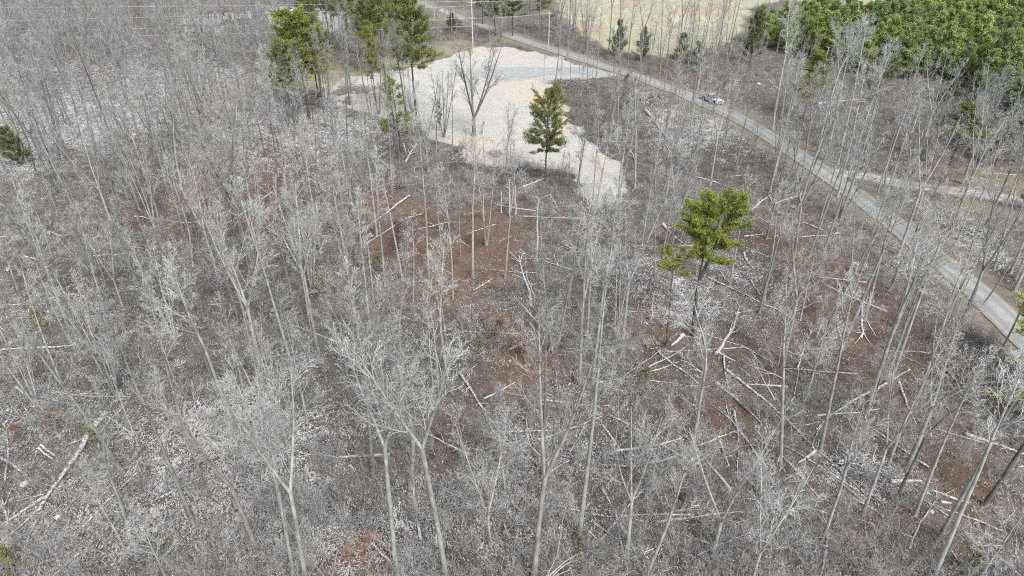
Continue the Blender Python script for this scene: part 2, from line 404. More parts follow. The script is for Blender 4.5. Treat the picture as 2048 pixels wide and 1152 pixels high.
gv = g.mix(g.ramp(st, .52, .66, 0, .5), gv, (.58, .58, .57))
c = g.mix(g.attr('gravel'), c, gv)
c = g.mix(g.math('MULTIPLY', g.attr('track'), g.ramp(fine, .3, .5, .5, .95)), c, (.60, .58, .55))
c = g.mix(g.attr('yard'), c, g.mix(fine, (.24, .25, .25), (.38, .39, .39)))
g._in(b.inputs["Base Color"], c)
hh = g.math('ADD', g.math('MULTIPLY', mid, .5), g.math('ADD', g.math('MULTIPLY', fine, .5), g.math('MULTIPLY', xf, .25)))
g.bump(hh, .9, .16, b)
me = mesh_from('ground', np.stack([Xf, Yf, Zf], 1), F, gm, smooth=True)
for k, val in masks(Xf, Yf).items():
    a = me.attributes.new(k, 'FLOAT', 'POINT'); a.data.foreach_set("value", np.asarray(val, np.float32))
tag(link('ground', me), kind='structure')

# road: a crowned strip with worn wheel tracks
def dense(pts, step=1.5):
    out = []
    for (ax, ay), (bx, by) in zip(pts[:-1], pts[1:]):
        n = max(1, int(math.hypot(bx - ax, by - ay) / step))
        for i in range(n): out.append((ax + (bx - ax) * i / n, ay + (by - ay) * i / n))
    out.append(pts[-1]); a = np.array(out)
    for _ in range(30): a[1:-1] = .25 * a[:-2] + .5 * a[1:-1] + .25 * a[2:]
    return a
RC = dense(ROAD); t = np.gradient(RC, axis=0); t /= np.linalg.norm(t, axis=1, keepdims=True); nrm = np.stack([-t[:, 1], t[:, 0]], 1); RT = t
offs = np.linspace(-2.1, 2.1, 9); V = []; side = []
for k, o in enumerate(offs):
    q = RC + nrm * o
    jit = (vnoise(q[:, 0], q[:, 1], .8, 4) - .5) * .35 if k in (0, 8) else 0
    q = q + nrm * (np.sign(o) * jit)[:, None] if k in (0, 8) else q
    V.append(np.stack([q[:, 0], q[:, 1], ht(q[:, 0], q[:, 1]) + .03 + .05 * (1 - (o / 2.1) ** 2)], 1)); side.append(np.full(len(q), o))
V = np.stack(V, 1).reshape(-1, 3); nr = len(RC); ii = np.arange(nr * 9).reshape(nr, 9)
Fr = np.stack([ii[:-1, :-1], ii[1:, :-1], ii[1:, 1:], ii[:-1, 1:]], -1).reshape(-1, 4)[:, ::-1]
rm, nt, b = newmat('worn_road_surface', .85, .2); g = G(nt); p = g.pos()
o = g.attr('across'); ab = g.math('ABSOLUTE', o)
wheel = g.ramp(g.math('ABSOLUTE', g.math('SUBTRACT', ab, 1.0)), .2, .6)
n1 = g.noise(p, .5, 4, .6); n2 = g.noise(p, 14, 3, .7)
c = g.mix(g.ramp(n2, .3, .7), (.18, .188, .184), (.29, .30, .295))
c = g.mix(g.math('MULTIPLY', wheel, g.ramp(n1, .4, .6, .2, .7)), c, (.37, .375, .36))
c = g.mix(g.ramp(g.vor(p, .9, 'DISTANCE_TO_EDGE'), .02, .0, 0, .35), c, (.15, .15, .15))
c = g.mix(g.ramp(g.math('ADD', ab, g.math('MULTIPLY', n1, .9)), 2.0, 2.4, 0, .85), c, (.24, .21, .165))
g._in(b.inputs["Base Color"], c)
me = mesh_from('road', V, np.ascontiguousarray(Fr), rm, smooth=True)
a = me.attributes.new('across', 'FLOAT', 'POINT'); a.data.foreach_set("value", np.stack(side, 1).ravel().astype(np.float32))
tag(link('road', me), kind='structure')

# ------------------------------------------------------------------ growing bare trees
UP = np.array([0, 0, 1.0])
def unit(v): return v / (math.sqrt(v[0] * v[0] + v[1] * v[1] + v[2] * v[2]) + 1e-9)
def perp(d, R):
    q = np.cross(d, R.normal(size=3)); return unit(q)

def limb(out, R, p, d, L, r, lvl, P):
    n = P['n'][lvl]; step = L / (n - 1)
    pts = [p]; q = p; dd = d; rn = R.normal(size=(n, 3)) * P['wob'][lvl]
    for i in range(n - 1):
        dd = unit(dd + rn[i] + UP * P['trop'][lvl] / (n - 1)); q = q + dd * step; pts.append(q)
    pts = np.array(pts); rr = np.linspace(r, max(P['rmin'], r * P['tip']), n)
    out[min(lvl, 3)].append((pts, rr))
    if lvl + 1 >= len(P['nc']) + 1: return
    nc = P['nc'][lvl]; nc = int(nc * R.uniform(.8, 1.2) + .5)
    for k in range(nc):
        t = P['t0'][lvl] + (1 - P['t0'][lvl]) * (k + R.uniform(0, 1)) / nc; t = min(t, .98)
        f = t * (n - 1); i = int(f); f -= i
        pos = pts[i] * (1 - f) + pts[i + 1] * f; td = unit(pts[i + 1] - pts[i])
        a = math.radians(R.normal(P['ang'][lvl], 9))
        cd = unit(td * math.cos(a) + perp(td, R) * math.sin(a))
        cl = L * P['ratio'][lvl] * (1.15 - .6 * t) * R.uniform(.7, 1.3)
        limb(out, R, pos, cd, cl, max(P['rmin'], (rr[i]) * P['rr']), lvl + 1, P)

DEF = dict(n=[8, 6, 4, 3], wob=[.07, .08, .10, .12], trop=[.35, .25, .15, .1], rmin=.0100, tip=.3, rr=.55,
           nc=[6, 4, 2], t0=[.2, .15, .12, .1], ang=[34, 36, 38, 38], ratio=[.52, .55, .6, .5])

def make_tree(seed, H=20., r0=.19, crown=.5, nl=16, la=(30, 60), ll=4.2, lean=0., fork=None, low=0, wob=.02, base_fork=None, **kw):
    """returns (trunk polylines with radius, branch polylines by level)"""
    R = np.random.default_rng(seed); P = dict(DEF); P.update(kw)
    trunk = []; out = {0: [], 1: [], 2: [], 3: []}
    def leader(p, d, L, r, z0, n_l, l_len, rtop=.02):
        n = max(6, int(L / 1.4)); pts = [p]; q = p; dd = d
        for i in range(n - 1):
            dd = unit(dd + R.normal(size=3) * wob + (UP - dd) * .05); q = q + dd * L / (n - 1); pts.append(q)
        pts = np.array(pts); s = np.linspace(0, 1, n)
        rr = r * (1 - s) ** .8 * .93 + rtop
        if p[2] < .1: rr[0] *= 1.45
        trunk.append((pts, rr))
        for k in range(n_l):
            s_ = z0 + (1 - z0) * ((k + R.uniform(0, 1)) / n_l) ** .9; s_ = min(s_, .985)
            f = s_ * (n - 1); i = int(f); f -= i
            pos = pts[i] * (1 - f) + pts[i + 1] * f; td = unit(pts[i + 1] - pts[i])
            rel = (s_ - z0) / (1 - z0)
            a = math.radians(la[1] + (la[0] - la[1]) * rel + R.normal(0, 7))
            cd = unit(td * math.cos(a) + perp(td, R) * math.sin(a))
            cl = l_len * (1.0 - .62 * rel ** 1.5) * R.uniform(.6, 1.25)
            limb(out, R, pos, cd, cl, max(.014, rr[i] * R.uniform(.3, .5)), 0, P)
        return pts, rr
    d0 = unit(np.array([lean * R.uniform(-1, 1), lean * R.uniform(-1, 1), 1]))
    if base_fork:
        nf = base_fork
        for k in range(nf):
            a = 2 * math.pi * k / nf + R.uniform(-.4, .4); sp_ = R.uniform(.12, .25)
            d = unit(np.array([math.cos(a) * sp_, math.sin(a) * sp_, 1]))
            leader(np.array([math.cos(a) * r0 * .5, math.sin(a) * r0 * .5, -.15]), d, H * R.uniform(.8, 1), r0 * .75, crown * R.uniform(.75, 1), max(4, nl // nf + 2), ll * .8)
    elif fork:
        fz, nf = fork
        L1 = H * fz; n = max(5, int(L1 / 1.5)); pts = [np.array([0, 0, -.2])]; dd = d0
        for i in range(n - 1):
            dd = unit(dd + R.normal(size=3) * wob); pts.append(pts[-1] + dd * L1 / (n - 1))
        pts = np.array(pts); s = np.linspace(0, 1, n); rr = r0 * (1 - .35 * s); rr[0] *= 1.4
        trunk.append((pts, rr)); r1 = rr[-1] * (.85 if nf == 2 else .7)
        for k in range(nf):
            a = 2 * math.pi * k / nf + R.uniform(-.5, .5); sp_ = R.uniform(.22, .45)
            d = unit(dd + np.array([math.cos(a) * sp_, math.sin(a) * sp_, 0]))
            leader(pts[-1] - dd * .1, d, (H - L1) * R.uniform(.85, 1.05), r1, max(.08, (crown - fz) / (1 - fz)), max(5, nl // nf + 1), ll)
    else:
        leader(np.array([0, 0, -.2]), d0, H, r0, crown, nl, ll)
    for _ in range(low):
        z = R.uniform(.12, crown) * H; a = R.uniform(0, 6.28)
        main = trunk[0][0]; pos = main[min(len(main) - 1, int(z / H * (len(main) - 1)))]
        limb(out, R, pos, unit(np.array([math.cos(a), math.sin(a), .35])), R.uniform(1., 2.2), .02, 1, P)
    return trunk, out

def tree_meshes(name, trunk, out, bm='bark', tm='twig', ts=7):
    tv, tf = tubes(trunk, ts)
    tme = mesh_from(name + '_trunk', tv, tf, M[bm], smooth=True)
    ps = []; mats = []
    if out[0]: ps.append(tubes(out[0], 5)); mats.append(M[bm])
    rest = out[1] + out[2] + out[3]
    if rest: ps.append(tubes(rest, 3)); mats.append(M[tm])
    v, f, mi = merge(ps)
    cme = mesh_from(name + '_branches', v, f, mats, mi, smooth=True)
    return tme, cme

# kinds of bare tree: adjective, nominal height, builder arguments
KINDS = [
    ('straight slender', 20, dict(seed=1, r0=.17, crown=.58, nl=15, la=(25, 50), ll=3.0)),
    ('straight slender', 21, dict(seed=2, r0=.18, crown=.62, nl=14, la=(25, 48), ll=3.2)),
    ('tall narrow crowned', 22, dict(seed=3, r0=.22, crown=.5, nl=18, la=(22, 45), ll=3.8, fork=(.62, 2))),
    ('high forked', 21, dict(seed=4, r0=.21, crown=.5, nl=18, la=(25, 45), ll=3.6, fork=(.48, 2))),
    ('broad crowned', 19, dict(seed=5, r0=.24, crown=.42, nl=20, la=(30, 55), ll=4.6, fork=(.45, 3))),
    ('fan shaped', 18, dict(seed=6, r0=.20, crown=.35, nl=20, la=(25, 42), ll=4.4, fork=(.3, 3))),
    ('twin stemmed', 19, dict(seed=7, r0=.18, crown=.5, nl=18, la=(25, 45), ll=3.2, base_fork=2)),
    ('multi stemmed', 15, dict(seed=8, r0=.15, crown=.35, nl=22, la=(22, 42), ll=3.4, base_fork=4)),
    ('thin pole-like', 16, dict(seed=9, r0=.10, crown=.6, nl=11, la=(28, 55), ll=2.0, nc=[5, 4, 3])),
    ('gently leaning', 19, dict(seed=10, r0=.18, crown=.5, nl=15, la=(25, 50), ll=3.6, lean=.22, wob=.035)),
    ('crooked', 17, dict(seed=11, r0=.17, crown=.4, nl=15, la=(35, 65), ll=4.0, wob=.07, low=4)),
    ('low bushy', 10, dict(seed=12, r0=.10, crown=.22, nl=20, la=(40, 70), ll=3.2, wob=.04, trop=[.1, .05, .05, 0], ang=[45, 45, 45, 45])),
    ('fine twigged', 12, dict(seed=13, r0=.11, crown=.25, nl=22, la=(35, 62), ll=3.0, wob=.03, nc=[7, 4, 3])),
    ('small upright', 8, dict(seed=14, r0=.055, crown=.3, nl=12, la=(25, 45), ll=1.9, nc=[5, 4, 2])),
    ('many limbed', 17, dict(seed=15, r0=.36, crown=.34, nl=30, la=(18, 36), ll=4.2, fork=(.2, 5), nc=[6, 5, 2])),
]
PROTO = []
for i, (adj, H, kw) in enumerate(KINDS):
    tr, out = make_tree(H=float(H), **kw)
    PROTO.append((adj, H, tree_meshes('bare_tree', tr, out), (tr, out)))

BARE = []     # every bare tree: dict(kind, x, y, z, h, tone, u, v)
def add_bare(kind, u, v, vtop=None, h=None, tone=1.0, rot=None, label=None, wide=1.0):
    x, y, z = px(u, v)
    if h is None: h = height_to(u, v, vtop)
    BARE.append(dict(k=kind, x=x, y=y, z=z, h=h, tone=tone, rot=rot, label=label, hand=True, wide=wide, u=u, v=v))

# trees traced from the photograph: kind, base pixel, height, tone
for a in [
    (14, 948, 272, dict(vtop=72, tone=.5, wide=1.1, label="dark bare tree with many spreading limbs standing alone in the white clearing")),
    (6, 1108, 705, dict(h=21, tone=.95, label="twin trunked bare tree with long clean grey stems, below the middle of the photo")),
    (3, 1160, 768, dict(h=21, tone=1.0, label="bare tree with a broken stub on its trunk right of the twin trunked tree")),
    (0, 1185, 765, dict(h=21, tone=1.05)), (3, 1243, 712, dict(h=20, tone=1.05)), (0, 1236, 690, dict(h=17, tone=.9)), (0, 946, 556, dict(h=19, tone=1.25)), (8, 906, 598, dict(h=17, tone=1.1)),
    (1, 858, 575, dict(h=21, tone=.95)), (0, 1010, 556, dict(h=17, tone=1.1)), (8, 884, 505, dict(h=13, tone=1.1)), (8, 921, 512, dict(h=11, tone=.9)),
    (1, 1157, 1078, dict(h=24, tone=1.0, label="tallest straight grey trunk in the lower middle, rising past the fallen logs")),
    (3, 1066, 1160, dict(h=23, tone=.95)), (9, 1288, 1160, dict(h=15, tone=1.15)), (5, 1425, 1110, dict(h=14, tone=1.25, wide=1.2)), (2, 893, 1165, dict(h=23, tone=.95)),
    (2, 795, 1160, dict(h=21, tone=1.0)), (3, 612, 1165, dict(h=20, tone=1.1)), (0, 588, 1155, dict(h=17, tone=1.1)), (4, 515, 1105, dict(h=17, tone=.75)), (1, 388, 1048, dict(h=21, tone=.72)),
    (8, 412, 978, dict(h=19, tone=.8)), (10, 276, 1110, dict(h=16, tone=.8)), (1, 37, 898, dict(h=20, tone=1.05)), (9, 240, 935, dict(h=17, tone=.9)), (2, 748, 952, dict(h=21, tone=.72)),
    (6, 770, 850, dict(h=20, tone=1.1)), (10, 1385, 885, dict(h=17, tone=1.15)), (9, 1562, 935, dict(h=19, tone=1.15)), (1, 1672, 722, dict(h=21, tone=1.1)), (1, 1655, 655, dict(h=18, tone=1.0)),
    (0, 1617, 515, dict(h=20, tone=1.0)), (0, 1650, 498, dict(h=18, tone=1.0)), (3, 1583, 560, dict(h=22, tone=.95)), (1, 1730, 640, dict(h=20, tone=1.05)), (2, 1732, 830, dict(h=21, tone=1.15)), (1, 1780, 768, dict(h=22, tone=1.15)),
    (1, 1830, 1030, dict(h=17, tone=1.3, label="pale straight trunk on red leaves right of the brush pile, lower right")), (1, 1862, 1165, dict(h=21, tone=1.25)), (0, 1875, 1080, dict(h=19, tone=1.0)),
    (10, 1790, 1005, dict(h=13, tone=.5)), (3, 1968, 1010, dict(h=19, tone=.45, label="dark leaning bare tree at the lower right edge over the fallen log")), (8, 1772, 700, dict(h=16, tone=.9)), (8, 1222, 938, dict(h=10, tone=1.0)), (0, 1300, 978, dict(h=11, tone=.9)), (2, 1640, 1090, dict(h=15, tone=1.1)),
    (1, 1640, 905, dict(h=19, tone=1.1)), (3, 1905, 690, dict(h=20, tone=1.0)), (11, 1600, 640, dict(h=10, tone=1.35)), (12, 1610, 800, dict(h=11, tone=1.3)), (11, 1950, 1170, dict(h=10, tone=1.2)), (12, 1220, 770, dict(h=9, tone=1.3)),
    (5, 980, 1090, dict(h=13, tone=1.2)), (12, 1010, 1000, dict(h=11, tone=1.25)), (12, 250, 1100, dict(h=9, tone=1.2)), (11, 330, 1150, dict(h=7, tone=1.2)), (5, 1500, 1170, dict(h=13, tone=1.25)),
    (0, 1110, 1140, dict(h=10, tone=1.0)), (3, 895, 760, dict(h=17, tone=1.15)), (3, 720, 700, dict(h=18, tone=1.15)), (2, 640, 720, dict(h=18, tone=1.05)), (4, 620, 640, dict(h=17, tone=1.25)),
    (5, 205, 600, dict(h=13, tone=1.3)), (5, 245, 612, dict(h=12, tone=1.25)), (4, 520, 740, dict(h=18, tone=1.25)), (5, 700, 520, dict(h=13, tone=1.3)),
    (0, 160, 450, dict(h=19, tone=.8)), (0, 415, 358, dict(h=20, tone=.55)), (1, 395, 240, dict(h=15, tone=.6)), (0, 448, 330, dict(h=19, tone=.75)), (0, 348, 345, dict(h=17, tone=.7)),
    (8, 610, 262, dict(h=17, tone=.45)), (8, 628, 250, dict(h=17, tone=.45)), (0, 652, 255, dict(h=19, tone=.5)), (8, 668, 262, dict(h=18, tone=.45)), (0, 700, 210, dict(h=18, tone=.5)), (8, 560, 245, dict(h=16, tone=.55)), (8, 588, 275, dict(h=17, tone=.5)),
    (0, 740, 235, dict(h=18, tone=.75)), (6, 758, 228, dict(h=18, tone=.6)), (7, 888, 275, dict(vtop=130, tone=.6)), (9, 872, 290, dict(vtop=170, tone=.5)), (13, 802, 320, dict(h=12, tone=.5)), (9, 838, 305, dict(h=12, tone=.5)),
    (3, 1012, 345, dict(vtop=205, tone=1.0)), (9, 1160, 392, dict(vtop=265, tone=.7)), (13, 1118, 372, dict(h=6, tone=.7)), (13, 1140, 372, dict(h=6, tone=.7)), (8, 970, 348, dict(h=9, tone=.6)), (13, 935, 335, dict(h=7, tone=.8)),
    (8, 1088, 165, dict(vtop=100, tone=.6)), (13, 1121, 165, dict(vtop=118, tone=.4)), (8, 1185, 160, dict(vtop=78, tone=.8)), (0, 1192, 158, dict(vtop=20, tone=1.0)), (8, 1222, 270, dict(vtop=140, tone=1.1)), (0, 1232, 300, dict(vtop=150, tone=1.1)),
    (0, 1352, 190, dict(vtop=40, tone=.85)), (1, 1327, 195, dict(vtop=20, tone=.8)), (8, 1300, 165, dict(vtop=60, tone=.8)), (0, 1392, 320, dict(vtop=160, tone=1.1)), (3, 1420, 370, dict(vtop=150, tone=1.1)), (6, 1420, 235, dict(vtop=60, tone=1.1)),
    (5, 1395, 180, dict(vtop=30, tone=1.15)), (6, 1460, 240, dict(vtop=90, tone=1.1)), (1, 1550, 350, dict(vtop=120, tone=1.1)),
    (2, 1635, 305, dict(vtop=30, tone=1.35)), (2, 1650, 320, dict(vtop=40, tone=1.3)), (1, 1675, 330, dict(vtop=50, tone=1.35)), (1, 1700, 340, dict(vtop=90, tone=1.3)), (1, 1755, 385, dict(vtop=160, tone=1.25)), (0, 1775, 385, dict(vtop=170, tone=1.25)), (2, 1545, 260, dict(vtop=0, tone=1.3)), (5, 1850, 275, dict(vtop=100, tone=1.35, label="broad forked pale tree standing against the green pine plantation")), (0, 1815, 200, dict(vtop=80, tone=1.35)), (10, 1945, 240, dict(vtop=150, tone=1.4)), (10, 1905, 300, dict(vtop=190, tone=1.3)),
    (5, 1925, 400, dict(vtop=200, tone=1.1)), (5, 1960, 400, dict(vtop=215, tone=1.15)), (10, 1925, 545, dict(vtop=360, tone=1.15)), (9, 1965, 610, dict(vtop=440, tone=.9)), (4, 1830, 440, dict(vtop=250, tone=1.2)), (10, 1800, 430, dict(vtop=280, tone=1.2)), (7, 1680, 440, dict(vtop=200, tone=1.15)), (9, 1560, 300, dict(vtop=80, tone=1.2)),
]:
    add_bare(a[0], a[1], a[2], **a[3])

# the rest of the wood, scattered on the ground
R = np.random.default_rng(77)
cand = []
s = 4.9
for gy in np.arange(16, 330, s):
    for gx in np.arange(-250, 250, s):
        cand.append((gx + R.uniform(0, s), gy + R.uniform(0, s)))
cand = np.array(cand); R.shuffle(cand)
cu, cv = proj(cand[:, 0], cand[:, 1], ht(cand[:, 0], cand[:, 1]))
_, ct = proj(cand[:, 0], cand[:, 1], 19.0)
ok = (ct < 1200) & (cu > -170) & (cu < 2210) & (cv > -60)
cand, cu, cv = cand[ok], cu[ok], cv[ok]
mm = masks(cand[:, 0], cand[:, 1])
opn = ell(cand[:, 0], cand[:, 1], OPEN, .4)
plant = soft_poly(cand[:, 0], cand[:, 1], PLANT, 1.)
rdist = seg_dist(cand[:, 0], cand[:, 1], ROAD)
ddist = seg_dist(cand[:, 0], cand[:, 1], DRIVE)
hand = [(b_['x'], b_['y']) for b_ in BARE]
KEEP = [(1040, 1110, 190, 330), (1412, 1455, 180, 212), (925, 975, 90, 270), (1375, 1460, 400, 520), (80, 210, 830, 1010)]   # standing room in front of single landmarks
for i in range(len(cand)):
    x, y = cand[i]
    lobe = 540 < cu[i] < 720 and 170 < cv[i] < 260
    if (mm['clear'][i] > .25 and not lobe) or mm['gravel'][i] > .1 or mm['field'][i] > .3 or rdist[i] < 3.2 or ddist[i] < 2.5 or mm['yard'][i] > .2: continue
    if plant[i] > .2: continue
    dens = .72 if cv[i] < 330 else .60 if cv[i] < 700 else .48
    if 3.2 < rdist[i] < 9: dens *= 1.3
    u, v = cu[i], cv[i]
    if mm['grass'][i] > .5: dens = .15
    dens *= 1 - .85 * opn[i]
    if u < 560 and v < 420: dens = max(dens, .95)
    if v < 60 and 560 < u < 1120: dens *= .35
    if u > 1560 and v > 380 and v < 480: dens *= .5
    if u > 1700 and v < 240: dens *= .55
    if 1130 < u < 1290 and 160 < v < 330: dens *= .6
    if 200 < u < 900 and v > 450: dens *= 1.35
    if v > 1160: dens *= .55
    if R.uniform() > dens: continue
    if any(a0 - 25 < u < a1 + 25 and v > b0 and ct[i] < b1 for a0, a1, b0, b1 in KEEP): continue
    if min(((x - a) ** 2 + (y - b_) ** 2) for a, b_ in hand) < 4.0: continue
    left_up = u < 900 and v < 400
    if v > 1160: k = R.choice([2, 3, 4, 5, 11, 12, 12], p=[.08, .1, .15, .22, .15, .15, .15])
    else: k = R.choice(14, p=[.11, .10, .09, .09, .06, .07, .06, .05, .12, .06, .05, .04, .06, .04])
    if u > 1460 and v < 330: k = R.choice([0, 1, 8, 8, 12, 13, 13, 7])
    if 540 < u < 780 and 170 < v < 320: k = R.choice([0, 8, 8, 8])
    if 1130 < u < 1400 and 160 < v < 330: k = R.choice([8, 13, 0, 8])
    if 330 < v < 900 and R.uniform() < .45: k = R.choice([0, 1, 8, 8, 9])
    bushy = 180 < u < 640 and 450 < v < 900 and R.uniform() < .5
    if bushy: k = R.choice([5, 7, 12, 11, 4])
    H = KINDS[k][1] * R.uniform(.72, 1.02)
    if u > 1460 and v < 260: H = min(H, R.uniform(6, 11))
    if v > 1160: H = min(H, 13 * R.uniform(.7, 1.1))
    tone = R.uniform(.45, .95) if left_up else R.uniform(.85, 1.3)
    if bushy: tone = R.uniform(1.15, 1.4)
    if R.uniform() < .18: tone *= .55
    BARE.append(dict(k=int(k), x=x, y=y, z=float(ht(x, y)), h=H, tone=tone, rot=None, label=None, hand=False, wide=R.uniform(.9, 1.15), u=u, v=v))

def apparent(b_):
    dep = b_['y'] * cp + (CAMH - b_['z'] - b_['h'] / 2) * sp
    return b_['h'] / dep
vis = []
for b_ in BARE:
    ut, vt = proj(b_['x'], b_['y'], b_['z'] + b_['h']); b_['ut'], b_['vt'] = float(ut), float(vt)
    if not (-120 < min(b_['u'], ut) or ut > 0) or max(b_['u'], ut) < 0 or min(b_['u'], ut) > 2048 or b_['v'] < 0 or vt > 1140: continue
    vis.append(b_)
vis.sort(key=lambda b_: (-(1 if b_['hand'] else 0), -apparent(b_)))
NEAR, FAR = vis[:298], vis[298:]
print("bare trees", len(vis), "individual", len(NEAR))

# landmarks that labels can refer to
LM = [(948, 200, "the clearing's lone dark tree"), (1075, 270, "the dark pine below the clearing"), (1420, 460, "the bright green pine"), (805, 200, "the clearing's small pine"),
      (805, 60, "the tall pine at the top"), (605, 80, "the dense pine at the upper left"), (805, 470, "the crimson leafed bush"), (575, 435, "the rust leafed bush"), (1432, 195, "the silver pickup truck"),
      (150, 915, "the huge fallen trunk at lower left"), (690, 910, "the level white log"), (950, 800, "the sloping log below centre"), (1500, 790, "the long paired trunks"), (1700, 815, "the thin straight log"), (1935, 780, "the log near the right edge"),
      (1720, 940, "the lower right brush pile"), (1840, 550, "the brush pile beside the road"), (1310, 250, "the bleached thicket trunk"), (1990, 890, "the thick log at the right edge"), (700, 515, "the olive evergreen shrubs"),
      (1220, 480, "the pale tan leafed sapling"), (975, 640, "the little red bush"), (15, 540, "the white bucket"), (405, 45, "the green roofed shed"), (1097, 60, "the slim utility pole"), (1700, 90, "the pine plantation"), (770, 430, "the curved white log"), (480, 430, "the crossed logs at left"), (310, 445, "the upper left thin log"), (100, 690, "the pale log at the left edge"),
      (835, 1010, "the upright white stick"), (1050, 560, "the leaning bleached snag"), (1270, 1080, "the crossed bottom sticks"), (1890, 385, "the two-rut track"), (40, 290, "the dark cedar at the left edge"), (1960, 640, "the lower end of the road"), (150, 130, "the power lines at upper left"), (640, 1100, "the orange leaf patch"), (1150, 1110, "the bent pale sapling"), (420, 880, "the white-flecked ground")]
ORD = ["nearest", "second", "third", "fourth", "fifth", "sixth", "seventh", "eighth", "ninth", "tenth", "eleventh", "twelfth", "thirteenth", "fourteenth", "fifteenth", "sixteenth", "seventeenth", "eighteenth", "nineteenth", "twentieth"]
def tonew(t): return "dark" if t < .7 else ("pale" if t > 1.12 else "grey")
def assign_labels(items, noun):
    """items: dicts with u, v, adj; writes a label that singles each out by look, landmark, side and order of distance"""
    groups = {}
    for it in items:
        if it.get('label'): continue
        best = min(LM, key=lambda l: (l[0] - it['u']) ** 2 + (l[1] - it['v']) ** 2)
        dx, dy = it['u'] - best[0], it['v'] - best[1]
        rel = ("right of" if dx > 0 else "left of") if abs(dx) > abs(dy) else ("below" if dy > 0 else "above")
        groups.setdefault((it['adj'], rel, best[2]), []).append((math.hypot(dx, dy), it))
    for (adj, rel, lm), lst in groups.items():
        lst.sort(key=lambda q: q[0])
        for i, (d, it) in enumerate(lst):
            if len(lst) == 1: it['label'] = "%s %s %s %s" % (adj, noun, rel, lm)
            else:
                o = ORD[min(i, 19)]
                it['label'] = "%s %s, %s %s %s" % (adj, noun, o, rel, lm)

for b_ in NEAR: b_['adj'] = tonew(b_['tone']) + ' ' + KINDS[b_['k']][0]
assign_labels(NEAR, "tree")
R = np.random.default_rng(5)
for b_ in NEAR:
    adj, H, (tme, cme), _ = PROTO[b_['k']]
    sc = b_['h'] / H; w = b_.get('wide', 1.0)
    rot = b_['rot'] if b_['rot'] is not None else R.uniform(0, 6.283)
    e = empty('bare_tree', (b_['x'], b_['y'], b_['z']), rot, (sc * w, sc * w, sc))
    tag(e, b_['label'], 'tree', 'bare winter trees of the wood')
    e.rotation_euler = (R.normal(0, .03), R.normal(0, .03), rot)
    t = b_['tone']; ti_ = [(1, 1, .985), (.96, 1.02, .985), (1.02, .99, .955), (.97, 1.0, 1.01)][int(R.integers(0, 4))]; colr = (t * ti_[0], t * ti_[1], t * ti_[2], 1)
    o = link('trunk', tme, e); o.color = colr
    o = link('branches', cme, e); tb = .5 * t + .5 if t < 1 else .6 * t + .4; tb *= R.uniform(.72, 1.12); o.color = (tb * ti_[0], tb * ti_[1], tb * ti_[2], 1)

def thin(trunk, out, keep):
    """the same tree with fewer, slightly stouter twigs, for the far wood"""
    rest = out[1] + out[2] + out[3]
    R_ = np.random.default_rng(3)
    small = [(p_, np.maximum(r_, .013)) for p_, r_ in out[2] + out[3] if R_.uniform() < keep]
    return trunk, out[0], out[1], small

def scatter_mesh(name, protos, inst, mats, slot_of):
    """protos: list of (V, F, mi); inst: list of (proto, x, y, z, rot, sx, sz) -> one mesh"""
    VV = []; FF = []; MI = []; base = 0
    for pi, (V, F, mi) in enumerate(protos):
        L = [q for q in inst if q[0] == pi]
        if not L: continue
        A = np.array([q[1:] for q in L]); c_, s_ = np.cos(A[:, 3]), np.sin(A[:, 3])
        x = V[None, :, 0] * A[:, 4, None]; y = V[None, :, 1] * A[:, 4, None]
        out = np.stack([x * c_[:, None] - y * s_[:, None] + A[:, 0, None], x * s_[:, None] + y * c_[:, None] + A[:, 1, None], V[None, :, 2] * A[:, 5, None] + A[:, 2, None]], -1)
        VV.append(out.reshape(-1, 3).astype(np.float32))
        FF.append((F[None] + (np.arange(len(L)) * len(V))[:, None, None] + base).reshape(-1, F.shape[1]).astype(np.int32))
        MI.append(np.tile(mi, len(L))); base += len(V) * len(L)
    me = mesh_from(name, np.concatenate(VV), np.concatenate(FF), mats, np.concatenate(MI), smooth=True)
    return me

far_protos = []
for adj, H, _, (tr, out) in PROTO:
    a, b0, c0, d0 = thin(tr, out, .30)
    far_protos.append(merge([tubes(a, 4), tubes(b0 + c0 + d0, 3)]))
inst = [(b_['k'], b_['x'], b_['y'], b_['z'], R.uniform(0, 6.28), b_['h'] / KINDS[b_['k']][1], b_['h'] / KINDS[b_['k']][1]) for b_ in FAR]
if inst:
    fo = link('distant_woodland', scatter_mesh('distant_woodland', far_protos, inst, [M['bark'], M['twig']], None))
    fo.color = (.76, .77, .78, 1)
    tag(fo, 'hazy mass of bare grey trees filling the far and left wood', 'woodland', kind='stuff')

